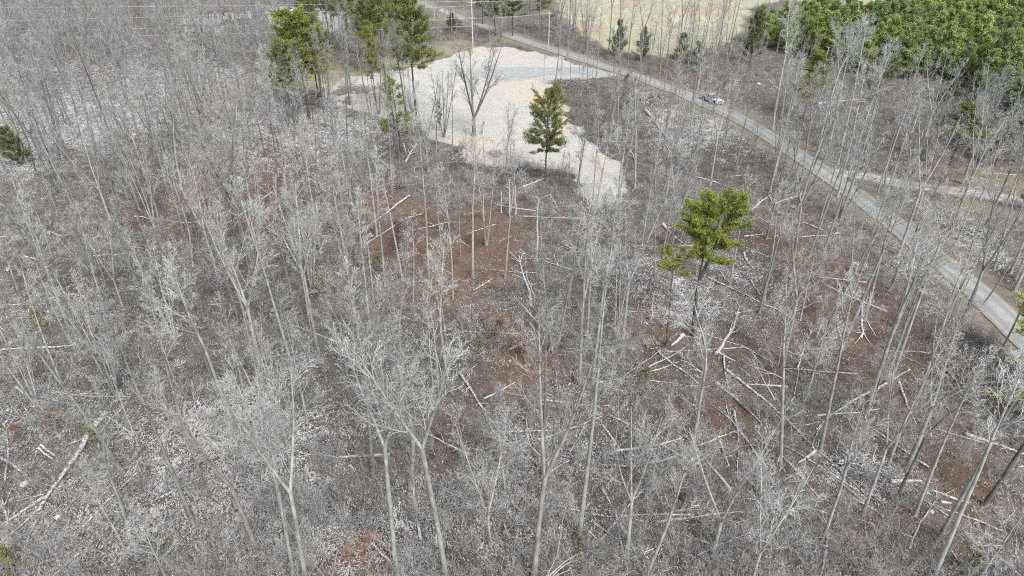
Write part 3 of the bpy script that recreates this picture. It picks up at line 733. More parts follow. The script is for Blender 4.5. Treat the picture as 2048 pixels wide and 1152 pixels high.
# ------------------------------------------------------------------ undergrowth: brush, saplings and thicket
def brush_proto(seed, H, stems, spread, nc, r=.014):
    R_ = np.random.default_rng(seed); out = []
    for k in range(stems):
        a = R_.uniform(0, 6.28); d = unit(np.array([math.cos(a) * spread, math.sin(a) * spread, 1])); L = H * R_.uniform(.5, 1)
        p0 = np.array([R_.normal(0, .25), R_.normal(0, .25), -.05]); pts = [p0]; dd = d
        for i in range(4): dd = unit(dd + R_.normal(size=3) * .12); pts.append(pts[-1] + dd * L / 4)
        pts = np.array(pts); out.append((pts, np.linspace(r, .006, 5)))
        for j in range(nc):
            t_ = R_.uniform(.25, .95) * 4; i = int(t_); q = pts[i] * (1 - t_ + i) + pts[min(4, i + 1)] * (t_ - i)
            e_ = unit(dd + perp(dd, R_) * R_.uniform(.5, 1.1)); l_ = L * R_.uniform(.15, .38)
            q1 = q + e_ * l_ * .5; q2 = q1 + unit(e_ + R_.normal(size=3) * .3) * l_ * .5
            out.append((np.array([q, q1, q2]), np.array([.009, .007, .005])))
            for _ in range(2):
                s2 = q1 + (q2 - q1) * R_.uniform(0, 1); out.append((np.array([s2, s2 + unit(e_ + R_.normal(size=3) * .6) * l_ * .4]), np.array([.006, .0045])))
    v, f = tubes(out, 3)
    return v, f, np.zeros(len(f), int)
BP = [brush_proto(1, 2.2, 7, .45, 5), brush_proto(2, 3.4, 5, .28, 7), brush_proto(3, 1.3, 10, .8, 4, .010), brush_proto(4, 5.0, 2, .15, 13, .022), brush_proto(5, 2.8, 12, .35, 5, .012)]
R = np.random.default_rng(21)
def scatter_points(n, seed, dmax=300):
    """points spread over the picture, denser per metre near the camera"""
    R_ = np.random.default_rng(seed)
    v = 1230 * R_.uniform(0, 1, n) ** .9 - 5; u = R_.uniform(-60, 2110, n)
    x, y = flat(u, v); return x, y, u, v
x, y, u, v = scatter_points(7200, 8)
mm = masks(x, y); rdist = seg_dist(x, y, ROAD); plant = soft_poly(x, y, PLANT, 1.); opn = ell(x, y, OPEN, .4); thk = ell(x, y, THICK, .5); dd_ = seg_dist(x, y, DRIVE)
zz = ht(x, y); bi = []; ti = []
for i in range(len(x)):
    if mm['clear'][i] > .2 or mm['gravel'][i] > .1 or mm['field'][i] > .4 or rdist[i] < 3.0 or dd_[i] < 2 or mm['yard'][i] > .2: continue
    if mm['grass'][i] > .6 and R.uniform() < .8: continue
    if R.uniform() < .62 * opn[i] + .15 + .4 * mm['red'][i]: continue
    k = int(R.choice(5, p=[.28, .22, .25, .15, .10])); sc = R.uniform(.6, 1.25)
    bi.append((k, x[i], y[i], zz[i], R.uniform(0, 6.28), sc, sc))
x, y, u, v = scatter_points(42000, 9)
thk = ell(x, y, THICK, .5); mm = masks(x, y); rdist = seg_dist(x, y, ROAD); zz = ht(x, y)
for i in np.nonzero(thk > .15)[0]:
    if mm['clear'][i] > R.uniform(.2, .9) or mm['gravel'][i] > .1 or rdist[i] < 3.2 or mm['field'][i] > .6: continue
    if R.uniform() > thk[i] * .55: continue
    k = int(R.choice([0, 1, 4], p=[.3, .3, .4])); sc = R.uniform(.55, 1.1)
    ti.append((k, x[i], y[i], zz[i], R.uniform(0, 6.28), sc, sc))
print("brush", len(bi), "thicket", len(ti))
tag(link('undergrowth', scatter_mesh('undergrowth', BP, bi, [M['brush']], None)), 'tangled bare brush and thin stems all over the forest floor', 'undergrowth', kind='stuff')
tag(link('thicket', scatter_mesh('thicket', BP, ti, [M['thick']], None)), 'dark purplish leafless thicket around the clearing and along the road', 'thicket', kind='stuff')

# fallen twigs and curled leaves with snow on them
R = np.random.default_rng(31)
x, y, u, v = scatter_points(100000, 12)
v2 = v; mm = masks(x, y); rdist = seg_dist(x, y, ROAD)
pr = .25 + .75 * mm['snow'] - .15 * mm['red']
keep = (R.uniform(size=len(x)) < pr) & (mm['clear'] < .3) & (mm['gravel'] < .1) & (mm['field'] < .3) & (rdist > 2.9)
x, y = x[keep], y[keep]; n = len(x); z = ht(x, y)
a = R.uniform(0, 6.283, n); L = R.uniform(.12, .30, n) * np.where(R.uniform(size=n) < .12, 3.2, 1); Wd = np.where(L > .4, .022, R.uniform(.025, .055, n))
dx, dy = np.cos(a), np.sin(a)
lift = R.uniform(.03, .09, n)
P0 = np.stack([x - dx * L, y - dy * L, z + .03], 1); P1 = np.stack([x, y, z + .03 + lift], 1); P2 = np.stack([x + dx * L, y + dy * L, z + .02], 1)
sd = np.stack([-dy * Wd, dx * Wd, np.zeros(n)], 1)
low = np.array([0, 0, -.025])
V = np.stack([P0, P1 + sd, P1 - sd, P2, P1 + low], 1).reshape(-1, 3); bI = np.arange(n)[:, None] * 5
Fq = np.concatenate([bI + np.array([0, 2, 1]), bI + np.array([1, 2, 3]), bI + np.array([0, 1, 4]), bI + np.array([0, 4, 2]), bI + np.array([3, 4, 1]), bI + np.array([3, 2, 4])])
lm, nt, b = newmat('snowy_litter', .9, .1); g = G(nt)
r_ = g.geo("Random Per Island")
g._in(b.inputs["Base Color"], g.mix(g.ramp(r_, .25, .6), (.22, .19, .165), (.62, .62, .625)))
tag(link('leaf_litter', mesh_from('leaf_litter', V, Fq, lm)), 'snow-flecked curled leaves and twigs littering the forest floor', 'leaf litter', kind='stuff')

# ------------------------------------------------------------------ fallen logs, snags and brush piles
def log_polys(P0, P1, d, R_, stubs=3, sag=.15, curve=0.0, forkend=False):
    n = 8; P0 = np.array(P0, float); P1 = np.array(P1, float); L = np.linalg.norm(P1 - P0)
    side = unit(np.cross(P1 - P0, UP)); s_ = np.linspace(0, 1, n)
    pts = P0[None] * (1 - s_[:, None]) + P1[None] * s_[:, None]
    pts += side[None] * (np.sin(s_ * math.pi) * curve * L)[:, None] + R_.normal(size=(n, 3)) * L * .006
    gz = ht(pts[:, 0], pts[:, 1]); rr = d / 2 * (1 - .55 * s_)
    pts[:, 2] = np.maximum(gz + rr * .75, pts[:, 2])
    out = [(pts, rr)]
    ax = unit(P1 - P0)
    out.append((np.array([pts[0], pts[0] - ax * .02]), np.array([rr[0], .01])))
    out.append((np.array([pts[-1], pts[-1] + ax * .12]), np.array([rr[-1], .01])))
    for k in range(stubs):
        t_ = R_.uniform(.35, .97); i = min(n - 2, int(t_ * (n - 1))); a = R_.uniform(-1.4, 1.4)
        dd = unit(ax * R_.uniform(.5, 1.1) + side * math.sin(a) + UP * abs(math.cos(a)) * .6)
        l_ = R_.uniform(.4, 1.0) * min(2.4, L * .25); q = pts[i]
        q1 = q + dd * l_ * .5; q2 = q1 + unit(dd + R_.normal(size=3) * .25) * l_ * .5
        out.append((np.array([q, q1, q2]), np.array([rr[i] * .45, rr[i] * .3, rr[i] * .12])))
    if forkend:
        for sg in (-1, 1):
            dd = unit(ax + side * .3 * sg); q = pts[-2]; q1 = q + dd * L * .16; q2 = q1 + unit(dd + side * sg * .1) * L * .18
            out.append((np.array([q, q1, q2]), np.array([rr[-1], rr[-1] * .7, rr[-1] * .3])))
    return out

LOGS = [  # x1, y1 (thick end), x2, y2, diameter, material, label
    (212, 829, 78, 1020, .56, 'logm', "huge snow-topped fallen trunk running down the lower left corner"),
    (92, 995, -25, 1070, .34, 'logm', "fallen limb splitting left from the huge trunk at lower left"),
    (80, 1018, -30, 1110, .26, 'logm', "long fallen limb continuing the huge trunk to the left edge"), (74, 1040, 34, 1150, .16, 'logm', "thin forked limb below the huge trunk at lower left"),
    (165, 1105, 105, 1155, .28, 'logm', None), (-20, 908, 62, 962, .34, 'logm', "white log entering from the left edge beside two short logs"), (82, 891, 109, 911, .24, 'snag', None), (78, 897, 104, 917, .2, 'snag', None),
    (33, 775, 97, 829, .2, 'logm', None), (58, 790, 130, 806, .22, 'logm', None), (64, 786, 132, 797, .12, 'logm', None), (155, 692, -10, 701, .24, 'logm', "pale level log at the left edge above the yellow-green brush"), (157, 693, 140, 683, .3, 'snag', None),
    (270, 433, 372, 447, .2, 'logm', "long thin white log among brush at the upper left"), (372, 447, 420, 441, .15, 'logm', None), (545, 386, 425, 466, .34, 'oldlog', "dark-sided fallen log crossing the red leaves at the upper left"), (512, 414, 430, 459, .22, 'oldlog', None),
    (307, 553, 281, 584, .2, 'oldlog', None), (327, 520, 311, 547, .14, 'logm', None), (0, 475, 58, 476, .2, 'logm', None), (48, 513, 78, 520, .24, 'snag', None),
    (20, 610, 75, 609, .18, 'logm', None), (160, 788, 205, 787, .14, 'logm', None), (230, 803, 258, 797, .14, 'logm', None), (0, 560, 30, 562, .12, 'logm', None),
    (440, 785, 492, 766, .16, 'logm', None), (512, 903, 649, 826, .2, 'logm', "upper one of the parallel white logs at left of the bottom middle"), (560, 884, 640, 855, .2, 'logm', "middle one of the parallel white logs at left of the bottom middle"), (562, 876, 600, 858, .14, 'logm', None), (500, 908, 553, 890, .16, 'logm', None), (572, 925, 590, 908, .13, 'logm', None),
    (782, 912, 598, 906, .34, 'logm', "long level white log left of the bottom middle"), (777, 845, 750, 877, .34, 'logm', "short thick log leaning beside the twin stems at the bottom"),
    (843, 1082, 823, 951, .26, 'snag', "upright white broken stick standing by the gully"), (872, 1090, 894, 968, .2, 'snag', "white broken stick right of the upright one by the gully"), (918, 745, 993, 858, .3, 'logm', "white log sloping down right just below the middle"), (998, 815, 1026, 852, .22, 'logm', None),
    (1004, 866, 1100, 862, .28, 'logm', "white log pointing right among pale crowns below the middle"), (1076, 803, 1122, 805, .34, 'logm', "short level white log below the middle"), (1098, 880, 1083, 952, .16, 'logm', None),
    (1205, 850, 1298, 968, .22, 'logm', "long sloping log right of the tallest trunk"), (1304, 975, 1332, 1012, .16, 'logm', None), (1350, 838, 1305, 882, .18, 'logm', None), (1305, 882, 1278, 913, .18, 'logm', None), (1278, 913, 1248, 911, .14, 'logm', None),
    (1350, 915, 1309, 928, .3, 'snag', None), (1203, 977, 1221, 1008, .32, 'logm', None), (1238, 1045, 1271, 1108, .34, 'logm', "thicker of the two crossed sticks at the bottom"), (1230, 1022, 1256, 1142, .22, 'logm', "longer of the two crossed sticks at the bottom"),
    (1098, 983, 1149, 1030, .3, 'logm', "split white log by the tallest trunk at the bottom"), (1188, 1047, 1240, 1083, .24, 'logm', None), (1176, 1062, 1237, 1118, .15, 'logm', None), (1260, 1119, 1332, 1087, .16, 'logm', None), (1281, 1092, 1297, 1126, .16, 'logm', None), (1242, 1153, 1270, 1142, .24, 'logm', None), (1135, 980, 1155, 1003, .12, 'logm', None),
    (1438, 882, 1458, 933, .28, 'logm', "short steep white log in the lower right centre"), (1382, 972, 1396, 1006, .2, 'logm', None), (1478, 905, 1476, 962, .16, 'logm', None), (1337, 814, 1372, 850, .15, 'logm', None), (1342, 812, 1366, 845, .12, 'snag', None),
    (1315, 704, 1357, 737, .34, 'logm', "stout white log at the foot of the green pine"), (1357, 737, 1400, 772, .26, 'logm', None), (1366, 672, 1343, 692, .46, 'snag', "short thick white log end at the foot of the green pine"), (1195, 767, 1260, 755, .24, 'logm', None), (1260, 755, 1357, 725, .26, 'logm', "long pale log lying level below the green pine"),
    (1395, 662, 1482, 692, .24, 'logm', None), (1482, 692, 1590, 748, .22, 'logm', "long straight log sloping right of the green pine foot"), (1432, 766, 1520, 845, .4, 'oldlog', "lower of the long pair of fallen trunks at right"), (1452, 742, 1562, 832, .36, 'logm', "upper of the long pair of fallen trunks at right"), (1562, 832, 1632, 900, .32, 'logm', "middle length of the longest fallen trunk, lower right"), (1632, 900, 1732, 992, .26, 'oldlog', "far lower length of the longest fallen trunk, lower right"),
    (1447, 712, 1461, 788, .26, 'logm', None), (1431, 710, 1479, 615, .34, 'snag', "bright white leaning log below and right of the green pine"), (1436, 705, 1468, 722, .26, 'snag', None), (1467, 822, 1477, 884, .26, 'logm', None), (1478, 655, 1455, 640, .12, 'logm', None),
    (1776, 768, 1632, 858, .28, 'logm', "thin straight white log rising right to a pale trunk"), (1820, 740, 1776, 768, .22, 'logm', None), (1797, 765, 1832, 848, .26, 'snag', None), (1863, 710, 1915, 763, .36, 'logm', "upper length of the long log near the right edge"), (1917, 765, 2002, 852, .38, 'oldlog', "lower length of the long log near the right edge"),
    (1930, 870, 2060, 914, .44, 'logm', "thick white log running off the right edge"), (1972, 777, 2030, 794, .18, 'logm', None), (1780, 965, 1842, 963, .4, 'snag', "short bright level log by the lower right brush pile"), (1630, 902, 1598, 925, .3, 'snag', None), (1598, 947, 1538, 975, .2, 'logm', None), (1536, 992, 1548, 1052, .14, 'logm', None), (1655, 1068, 1642, 1152, .26, 'logm', None),
    (1880, 712, 1838, 704, .24, 'snag', None), (1838, 704, 1778, 702, .14, 'logm', None), (1655, 672, 1695, 642, .18, 'logm', None), (1692, 652, 1718, 635, .14, 'logm', None), (1722, 603, 1724, 676, .32, 'snag', None), (1733, 643, 1754, 676, .16, 'logm', None), (1720, 642, 1735, 602, .1, 'snag', None),
    (1291, 222, 1332, 275, .62, 'snag', "big bleached trunk beside the thicket near the road"), (1316, 262, 1345, 310, .3, 'logm', None), (1335, 275, 1352, 300, .24, 'logm', None), (1392, 355, 1478, 383, .28, 'logm', "white log in brush above the green pine"), (1632, 211, 1712, 200, .62, 'logm', "white level log in the trees at the upper right"), (1700, 203, 1735, 205, .3, 'logm', None),
    (1325, 450, 1354, 479, .5, 'snag', "white log end pointing at the left of the green pine"), (1354, 479, 1372, 492, .3, 'logm', None), (1415, 556, 1556, 621, .26, 'logm', "long thin log behind the trunk of the green pine"), (1556, 621, 1600, 650, .2, 'logm', None), (1487, 507, 1506, 537, .34, 'snag', None), (1500, 563, 1520, 590, .34, 'logm', None), (1536, 390, 1558, 425, .22, 'logm', None),
    (1062, 600, 1038, 513, .3, 'snag', "bleached broken log leaning up at the middle of the photo"), (1068, 590, 1050, 540, .16, 'snag', None), (819, 393, 725, 462, .34, 'logm', "curved white log at left of the red leaves"), (790, 451, 727, 489, .2, 'logm', None), (845, 429, 797, 443, .28, 'logm', None), (895, 446, 808, 462, .26, 'logm', None), (990, 450, 932, 470, .22, 'logm', None), (902, 443, 880, 488, .18, 'logm', None), 
    (735, 386, 778, 367, .2, 'oldlog', None), (512, 470, 565, 430, .16, 'logm', None), (256, 318, 302, 352, .34, 'oldlog', "dark fallen trunk below the upper left trees"), (302, 352, 335, 372, .26, 'oldlog', None), (330, 314, 298, 333, .16, 'logm', None), (375, 80, 418, 110, .42, 'logm', "pale sloping log high in the upper left wood"), (418, 110, 478, 150, .3, 'oldlog', None), (68, 139, 165, 145, .4, 'logm', "white level log in the upper left wood"),
    (862, 526, 902, 547, .16, 'logm', None), (903, 322, 925, 287, .26, 'oldlog', None), (812, 325, 835, 287, .34, 'snag', "white log end leaning under the small pine"), (807, 288, 813, 310, .26, 'snag', None), (738, 278, 790, 312, .18, 'logm', None), (560, 729, 630, 707, .18, 'logm', None), (560, 742, 612, 733, .22, 'logm', None), (637, 736, 612, 733, .2, 'snag', None),
    (640, 212, 560, 232, .36, 'oldlog', "dark log lying among the upper left trunks"), (680, 200, 640, 214, .3, 'oldlog', None), (510, 250, 545, 240, .3, 'oldlog', None), (1045, 375, 1088, 357, .3, 'snag', None), (1040, 358, 1070, 372, .22, 'logm', None), (1105, 420, 1122, 435, .16, 'logm', None), (1100, 390, 1118, 425, .2, 'snag', None), (1260, 300, 1270, 340, .3, 'logm', None),
    (2000, 1050, 2030, 1020, .2, 'logm', None), (1842, 980, 1882, 1002, .2, 'logm', None), (1845, 1000, 1900, 1035, .24, 'logm', None), (1880, 1005, 1900, 1007, .3, 'snag', None), (940, 690, 960, 705, .14, 'logm', None), (640, 1062, 762, 1052, .12, 'logm', None), (700, 930, 718, 960, .14, 'logm', None), (250, 955, 262, 933, .12, 'snag', None),
    (1128, 665, 1162, 640, .14, 'logm', None), (1450, 560, 1430, 530, .2, 'snag', None), (1470, 600, 1500, 650, .16, 'logm', None), (1900, 1100, 1920, 1130, .16, 'logm', None), (1725, 820, 1735, 850, .2, 'logm', None), (1500, 755, 1478, 735, .16, 'logm', None),
]
R = np.random.default_rng(99); items = []
for (x1, y1, x2, y2, d, mat, lab) in LOGS:
    a = px(x1, y1); c = px(x2, y2)
    items.append(dict(a=a, c=c, d=d, mat=mat, label=lab, u=(x1 + x2) / 2, v=(y1 + y2) / 2, len=math.dist(a, c)))
tries = 0
while len(items) < len(LOGS) + 130 and tries < 4000:
    tries += 1
    v = R.uniform(250, 1130); u = R.uniform(10, 2040) if R.uniform() < .4 else R.uniform(900, 2040)
    x, y, z = px(u, v); mk = masks(np.array([x]), np.array([y]))
    if mk['clear'][0] > .05 or mk['gravel'][0] > .05 or mk['field'][0] > .05 or seg_dist(x, y, ROAD) < 5 or mk['grass'][0] > .4: continue
    L = R.uniform(1.8, 9.0); a = R.choice([.6, 2.4]) + R.normal(0, .5)
    x2, y2 = x + math.cos(a) * L, y + math.sin(a) * L
    if seg_dist(x2, y2, ROAD) < 4: continue
    items.append(dict(a=(x, y, z), c=(x2, y2, float(ht(x2, y2))), d=R.uniform(.12, .26), mat=R.choice(['logm', 'oldlog', 'logm', 'snag']), label=None, u=u, v=v, len=L))
for it in items:
    it['adj'] = ("long" if it['len'] > 6.5 else "short" if it['len'] < 3.2 else "") + (" bleached" if it['mat'] == 'snag' else " weathered" if it['mat'] == 'oldlog' else " snowy")
    it['adj'] = it['adj'].strip()
assign_labels(items, "log")
for it in items:
    big_ = it['d'] > .3
    a, c = it['a'], it['c']
    polys = log_polys(a, c, it['d'] * (1.15 if it['len'] > 7 else 1.0), R, stubs=int(R.integers(2, 6)) if it['len'] > 3 else 1, curve=R.normal(0, .02), forkend=it['len'] > 7 and R.uniform() < .5)
    org = np.array([a[0], a[1], a[2]])
    v, f = tubes([(p_ - org, r_) for p_, r_ in polys], 7)
    o = link('fallen_log', mesh_from('fallen_log', v, f, M[it['mat']], smooth=True), loc=tuple(org))
    tag(o, it['label'], 'log', 'fallen logs on the forest floor')

# standing dead snags
SN = [(1073, 522, 398, .34, "tall white dead snag left of the centre right trees"), (1019, 432, 360, .34, "white dead snag, leftmost tall one below the dark pine"), (1031, 428, 372, .28, "white dead snag just right of the leftmost one below the dark pine"), (1003, 425, 384, .24, "shorter white snag below the clearing's foot"),
      (968, 440, 392, .2, "small bleached snag above the red leaves"), (1300, 640, 585, .16, "small pale snag left of the green pine"), (1180, 560, 500, .16, "thin pale snag under the tan leafed sapling"), (1640, 165, 95, .34, "pale broken snag by the pine plantation"), (1822, 265, 210, .4, "white topped snag in the upper right wood"), (1335, 590, 500, .2, "thin pale snag with stubs just left of the green pine")]
for (u, v, vt, d, lab) in SN:
    x, y, z = px(u, v); h = height_to(u, v, vt); n = 6; s_ = np.linspace(0, 1, n)
    pts = np.stack([np.cumsum(R.normal(0, .05, n)), np.cumsum(R.normal(0, .05, n)), -.1 + s_ * h], 1); rr = d / 2 * (1 - .5 * s_); rr[0] *= 1.3
    ps = [(pts, rr), (np.array([pts[-1], pts[-1] + [0.03, 0, .35]]), np.array([rr[-1], .01]))]
    for k in range(4):
        i = int(R.integers(2, n)); a = R.uniform(0, 6.28); ps.append((np.array([pts[i], pts[i] + np.array([math.cos(a), math.sin(a), .5]) * R.uniform(.3, .8)]), np.array([rr[i] * .4, .012])))
    vv, ff = tubes(ps, 7); o = link('dead_snag', mesh_from('dead_snag', vv, ff, M['snag'], smooth=True), loc=(x, y, z)); tag(o, lab, 'dead tree', 'standing dead snags')

def pile(u, v, ru, rv, n, h, mats, lab, dmax=.16, lmax=2.6, name='brush_pile'):
    x0, y0, z0 = px(u, v); rx = abs(flat(u + ru, v)[0] - x0); ry = abs(flat(u, v - rv)[1] - y0)
    ps = [[], []]
    for k in range(n):
        a = R.uniform(0, 6.28); q = math.sqrt(R.uniform()); lx, ly = math.cos(a) * q * rx, math.sin(a) * q * ry
        L = R.uniform(.6, lmax); aa = R.uniform(0, 6.28); el = R.normal(0, .3); zz_ = float(ht(x0 + lx, y0 + ly)) - z0 + R.uniform(.05, h * (1 - .6 * q))
        dd = np.array([math.cos(aa) * math.cos(el), math.sin(aa) * math.cos(el), math.sin(el)]) * L / 2; c_ = np.array([lx, ly, zz_]); r_ = R.uniform(.02, dmax / 2) if R.uniform() > .3 else .02
        ps[k % 2].append((np.array([c_ - dd, c_ + R.normal(size=3) * .05, c_ + dd]), np.array([r_, r_ * .85, r_ * .5])))
    vv, ff, mi = merge([tubes(ps[0], 5), tubes(ps[1], 4)])
    o = link(name, mesh_from(name, vv, ff, [M[m_] for m_ in mats], mi, smooth=True), loc=(x0, y0, z0)); tag(o, lab, 'brush pile')
pile(1836, 548, 32, 18, 130, .8, ['snag', 'logm'], "jumbled pile of snowy white sticks beside the road at the right", .22)
pile(1722, 935, 42, 22, 200, .8, ['snag', 'logm'], "snowy brush pile under the trees at lower right", .2)
pile(1302, 200, 34, 12, 220, 1.5, ['oldlog', 'brush'], "dark root and brush heap between thicket and road", .24, 3.5)
pile(1375, 240, 45, 10, 160, .7, ['logm', 'oldlog'], "low snowy line of cut brush below the road", .2, 2.5)
pile(1140, 165, 45, 5, 130, .8, ['oldlog', 'logm'], "low brush line at the edge of the gravel pad", .2, 3)
pile(810, 512, 14, 6, 40, .4, ['snag', 'logm'], "small heap of white sticks by the crimson bush", .14, 1.4)
pile(1130, 610, 20, 8, 50, .35, ['snag', 'logm'], "low heap of white sticks right of the middle", .14, 1.4)
pile(1600, 1000, 50, 18, 50, .3, ['logm', 'oldlog'], "loose scatter of sticks at the lower right", .08, 1.6)
pile(1960, 470, 34, 20, 150, .7, ['snag', 'logm'], "frosted brush heap beyond the road at the right", .14, 2)
pile(900, 1010, 40, 30, 120, 1.2, ['brush', 'oldlog'], "tangled brush hanging over the gully at the bottom", .08, 3.5)
pile(990, 308, 14, 7, 110, .6, ['brush', 'oldlog'], "small round brown brush heap in the clearing", .06, 1.3)

# ------------------------------------------------------------------ pines, cedars and leafy bushes
def tufts(C, D, R_, n, ln, wd):
    """needle sprays: n thin blades round each centre"""
    m = len(C); C = np.repeat(C, n, 0); D = np.repeat(D, n, 0)
    d = D * .7 + R_.normal(size=C.shape) * .75; d[:, 2] += .25; d /= np.linalg.norm(d, axis=1, keepdims=True)
    sdv = np.cross(d, R_.normal(size=C.shape)); sdv /= np.linalg.norm(sdv, axis=1, keepdims=True) + 1e-9
    l_ = (ln * R_.uniform(.6, 1.2, len(C)))[:, None]; w_ = wd * R_.uniform(.7, 1.3, len(C))[:, None]
    C = C + R_.normal(size=C.shape) * ln * .5
    V = np.stack([C - sdv * w_ * .6, C + sdv * w_ * .6, C + d * l_ + sdv * w_, C + d * l_ * 1.05 - sdv * w_ * .4], 1).reshape(-1, 3)
    return V, np.arange(len(C) * 4).reshape(-1, 4)

def make_pine(seed, H, r0, z0, prof, nb, elev, nsub=9, td=5, nt_=7, ln=.26, wd=.035, forks=None, bare=0, drop=0.0, wob=.02):
    R_ = np.random.default_rng(seed); wood = []; leads = []; small = []
    n = 12
    def lead(p, d, L, r):
        pts = [p]; dd = d
        for i in range(n - 1): dd = unit(dd + R_.normal(size=3) * wob + (UP - dd) * .08); pts.append(pts[-1] + dd * L / (n - 1))
        pts = np.array(pts); rr = np.linspace(r, .03, n); rr[0] *= 1.25; leads.append((pts, rr)); return pts, rr
    mains = []
    if forks:
        fz, offs_ = forks
        b0 = lead(np.array([0, 0, -.2]), UP, H * fz, r0); b0[1][:] = np.linspace(r0 * 1.1, r0 * .8, n)
        for (ax_, ay_, hh_) in offs_:
            p_, r_ = lead(b0[0][-1] - UP * .15, unit(np.array([ax_, ay_, 1.0])), H * (hh_ - fz), r0 * .62); mains.append((p_, r_, fz * H, H))
    else:
        p_, r_ = lead(np.array([0, 0, -.2]), UP, H, r0); mains.append((p_, r_, 0, H))
    C = []; D = []
    for (pts, rr, zb, zt) in mains:
        cnt = nb // len(mains)
        for k in range(cnt + bare):
            isb = k >= cnt
            rel = R_.uniform(0, 1) if not isb else -.1
            z = (z0 + (1 - z0) * rel) * H if not isb else R_.uniform(.3, 1) * z0 * H
            i = int(np.clip(np.searchsorted(pts[:, 2], z), 1, n - 1)); q = pts[i - 1] + (pts[i] - pts[i - 1]) * np.clip((z - pts[i - 1][2]) / max(.01, pts[i][2] - pts[i - 1][2]), 0, 1)
            a = R_.uniform(0, 6.28); e_ = math.radians(elev[0] + (elev[1] - elev[0]) * max(0, rel) + R_.normal(0, 8))
            L = prof(max(0, rel), a) * R_.uniform(.6, 1.15) * (.6 if isb else 1)
            dd = np.array([math.cos(a) * math.cos(e_), math.sin(a) * math.cos(e_), math.sin(e_)]); bp_ = [q]
            for j in range(4): dd = unit(dd + R_.normal(size=3) * .08 + UP * (.08 - drop)); bp_.append(bp_[-1] + dd * L / 4)
            bp_ = np.array(bp_); wood.append((bp_, np.linspace(max(.018, rr[i] * .35), .012, 5)))
            if isb: continue
            for j in range(nsub):
                t_ = R_.uniform(.3, 1.0) * 4; jj = min(3, int(t_)); s0_ = bp_[jj] + (bp_[jj + 1] - bp_[jj]) * (t_ - jj)
                e2 = unit(dd + perp(dd, R_) * R_.uniform(.3, 1.1) * np.array([1, 1, .3]) + UP * .08); l2 = L * R_.uniform(.15, .42)
                s1 = s0_ + e2 * l2; small.append((np.array([s0_, s1]), np.array([.012, .007])))
                for tt in np.linspace(.25, 1, td): C.append(s0_ + e2 * l2 * tt); D.append(e2)
            for tt in np.linspace(.6, 1, 3): C.append(bp_[3] + (bp_[4] - bp_[3]) * tt); D.append(dd)
        for tt in np.linspace(.9, 1, 4): C.append(pts[-2] + (pts[-1] - pts[-2]) * tt); D.append(UP)
    tv = tubes(leads, 7); bv = merge([tubes(wood, 4), tubes(small, 3)]); fv = tufts(np.array(C), np.array(D), R_, nt_, ln, wd)
    return tv, bv, fv

def pine_meshes(name, parts, leaf):
    tv, bv, fv = parts
    return [('trunk', mesh_from(name + '_trunk', tv[0], tv[1], M['pinebark'], smooth=True)),
            ('branches', mesh_from(name + '_branches', bv[0], bv[1], M['pinebark'], smooth=True)),
            ('foliage', mesh_from(name + '_foliage', fv[0], fv[1], M[leaf]))]

def plant_pine(meshes, name, u, v, rot, sc, label, cat='pine tree', group=None, col=1.0, xy=None, wide=1.0):
    if xy is None: x, y, z = px(u, v)
    else: x, y = xy; z = float(ht(x, y))
    e = empty(name, (x, y, z), rot, (sc * wide, sc * wide, sc)); tag(e, label, cat, group)
    for nm, me_ in meshes:
        o = link(nm, me_, e)
        o.color = (col, col, col, 1) if not isinstance(col, tuple) else (*col, 1)
    return e

scrub = lambda rel, a: (1.9 + 1.5 * math.sin(rel * math.pi) + .5 * rel - 1.1 * max(0, rel - .85) / .15) * (1 - .25 * math.sin(a * 2 + rel * 7)) * 1.12
# the dark pine at the foot of the clearing
Hp = height_to(1090, 362, 190)
pm = pine_meshes('pine', make_pine(3, Hp, .2, .36, scrub, 104, (-6, 32), nsub=13, td=5, nt_=7, bare=8, ln=.2, wd=.034), 'pine')
e = plant_pine(pm, 'pine_tree', 1090, 362, 1.0, 1, "dark scrubby pine standing alone at the foot of the white clearing", wide=.82, col=(1.05, 1.0, .95))
e.rotation_euler = (0, -.07, 1.0)
# bright flat-topped pine, right of the middle
Hb = height_to(1385, 672, 398)
umb = lambda rel, a: (2.5 + 1.5 * rel - 2.0 * rel ** 4) * (1 + .18 * math.sin(a * 2 + 1))
pm = pine_meshes('pine', make_pine(8, Hb, .22, .60, umb, 84, (0, 26), nsub=14, td=5, nt_=8, ln=.19, wd=.032, forks=(.44, ((.30, .05, .97), (.10, -.05, .92), (.42, .0, .93))), bare=3), 'bright')
plant_pine(pm, 'pine_tree', 1385, 672, 0.0, 1, "bright yellow-green flat-topped pine with forked dark trunk right of the middle", wide=.92).rotation_euler = (0, -.05, 0)
Hc = height_to(1333, 690, 515)
pm2 = pine_meshes('pine', make_pine(9, Hc, .15, .78, lambda r_, a: 1.5, 12, (0, 25), nsub=6, td=4, nt_=6, bare=5, wob=.05), 'pine')
plant_pine(pm2, 'pine_tree', 1333, 690, .5, 1, "thin dark pine with a few green tufts left of the bright pine", col=(1.3, 1.3, .8))
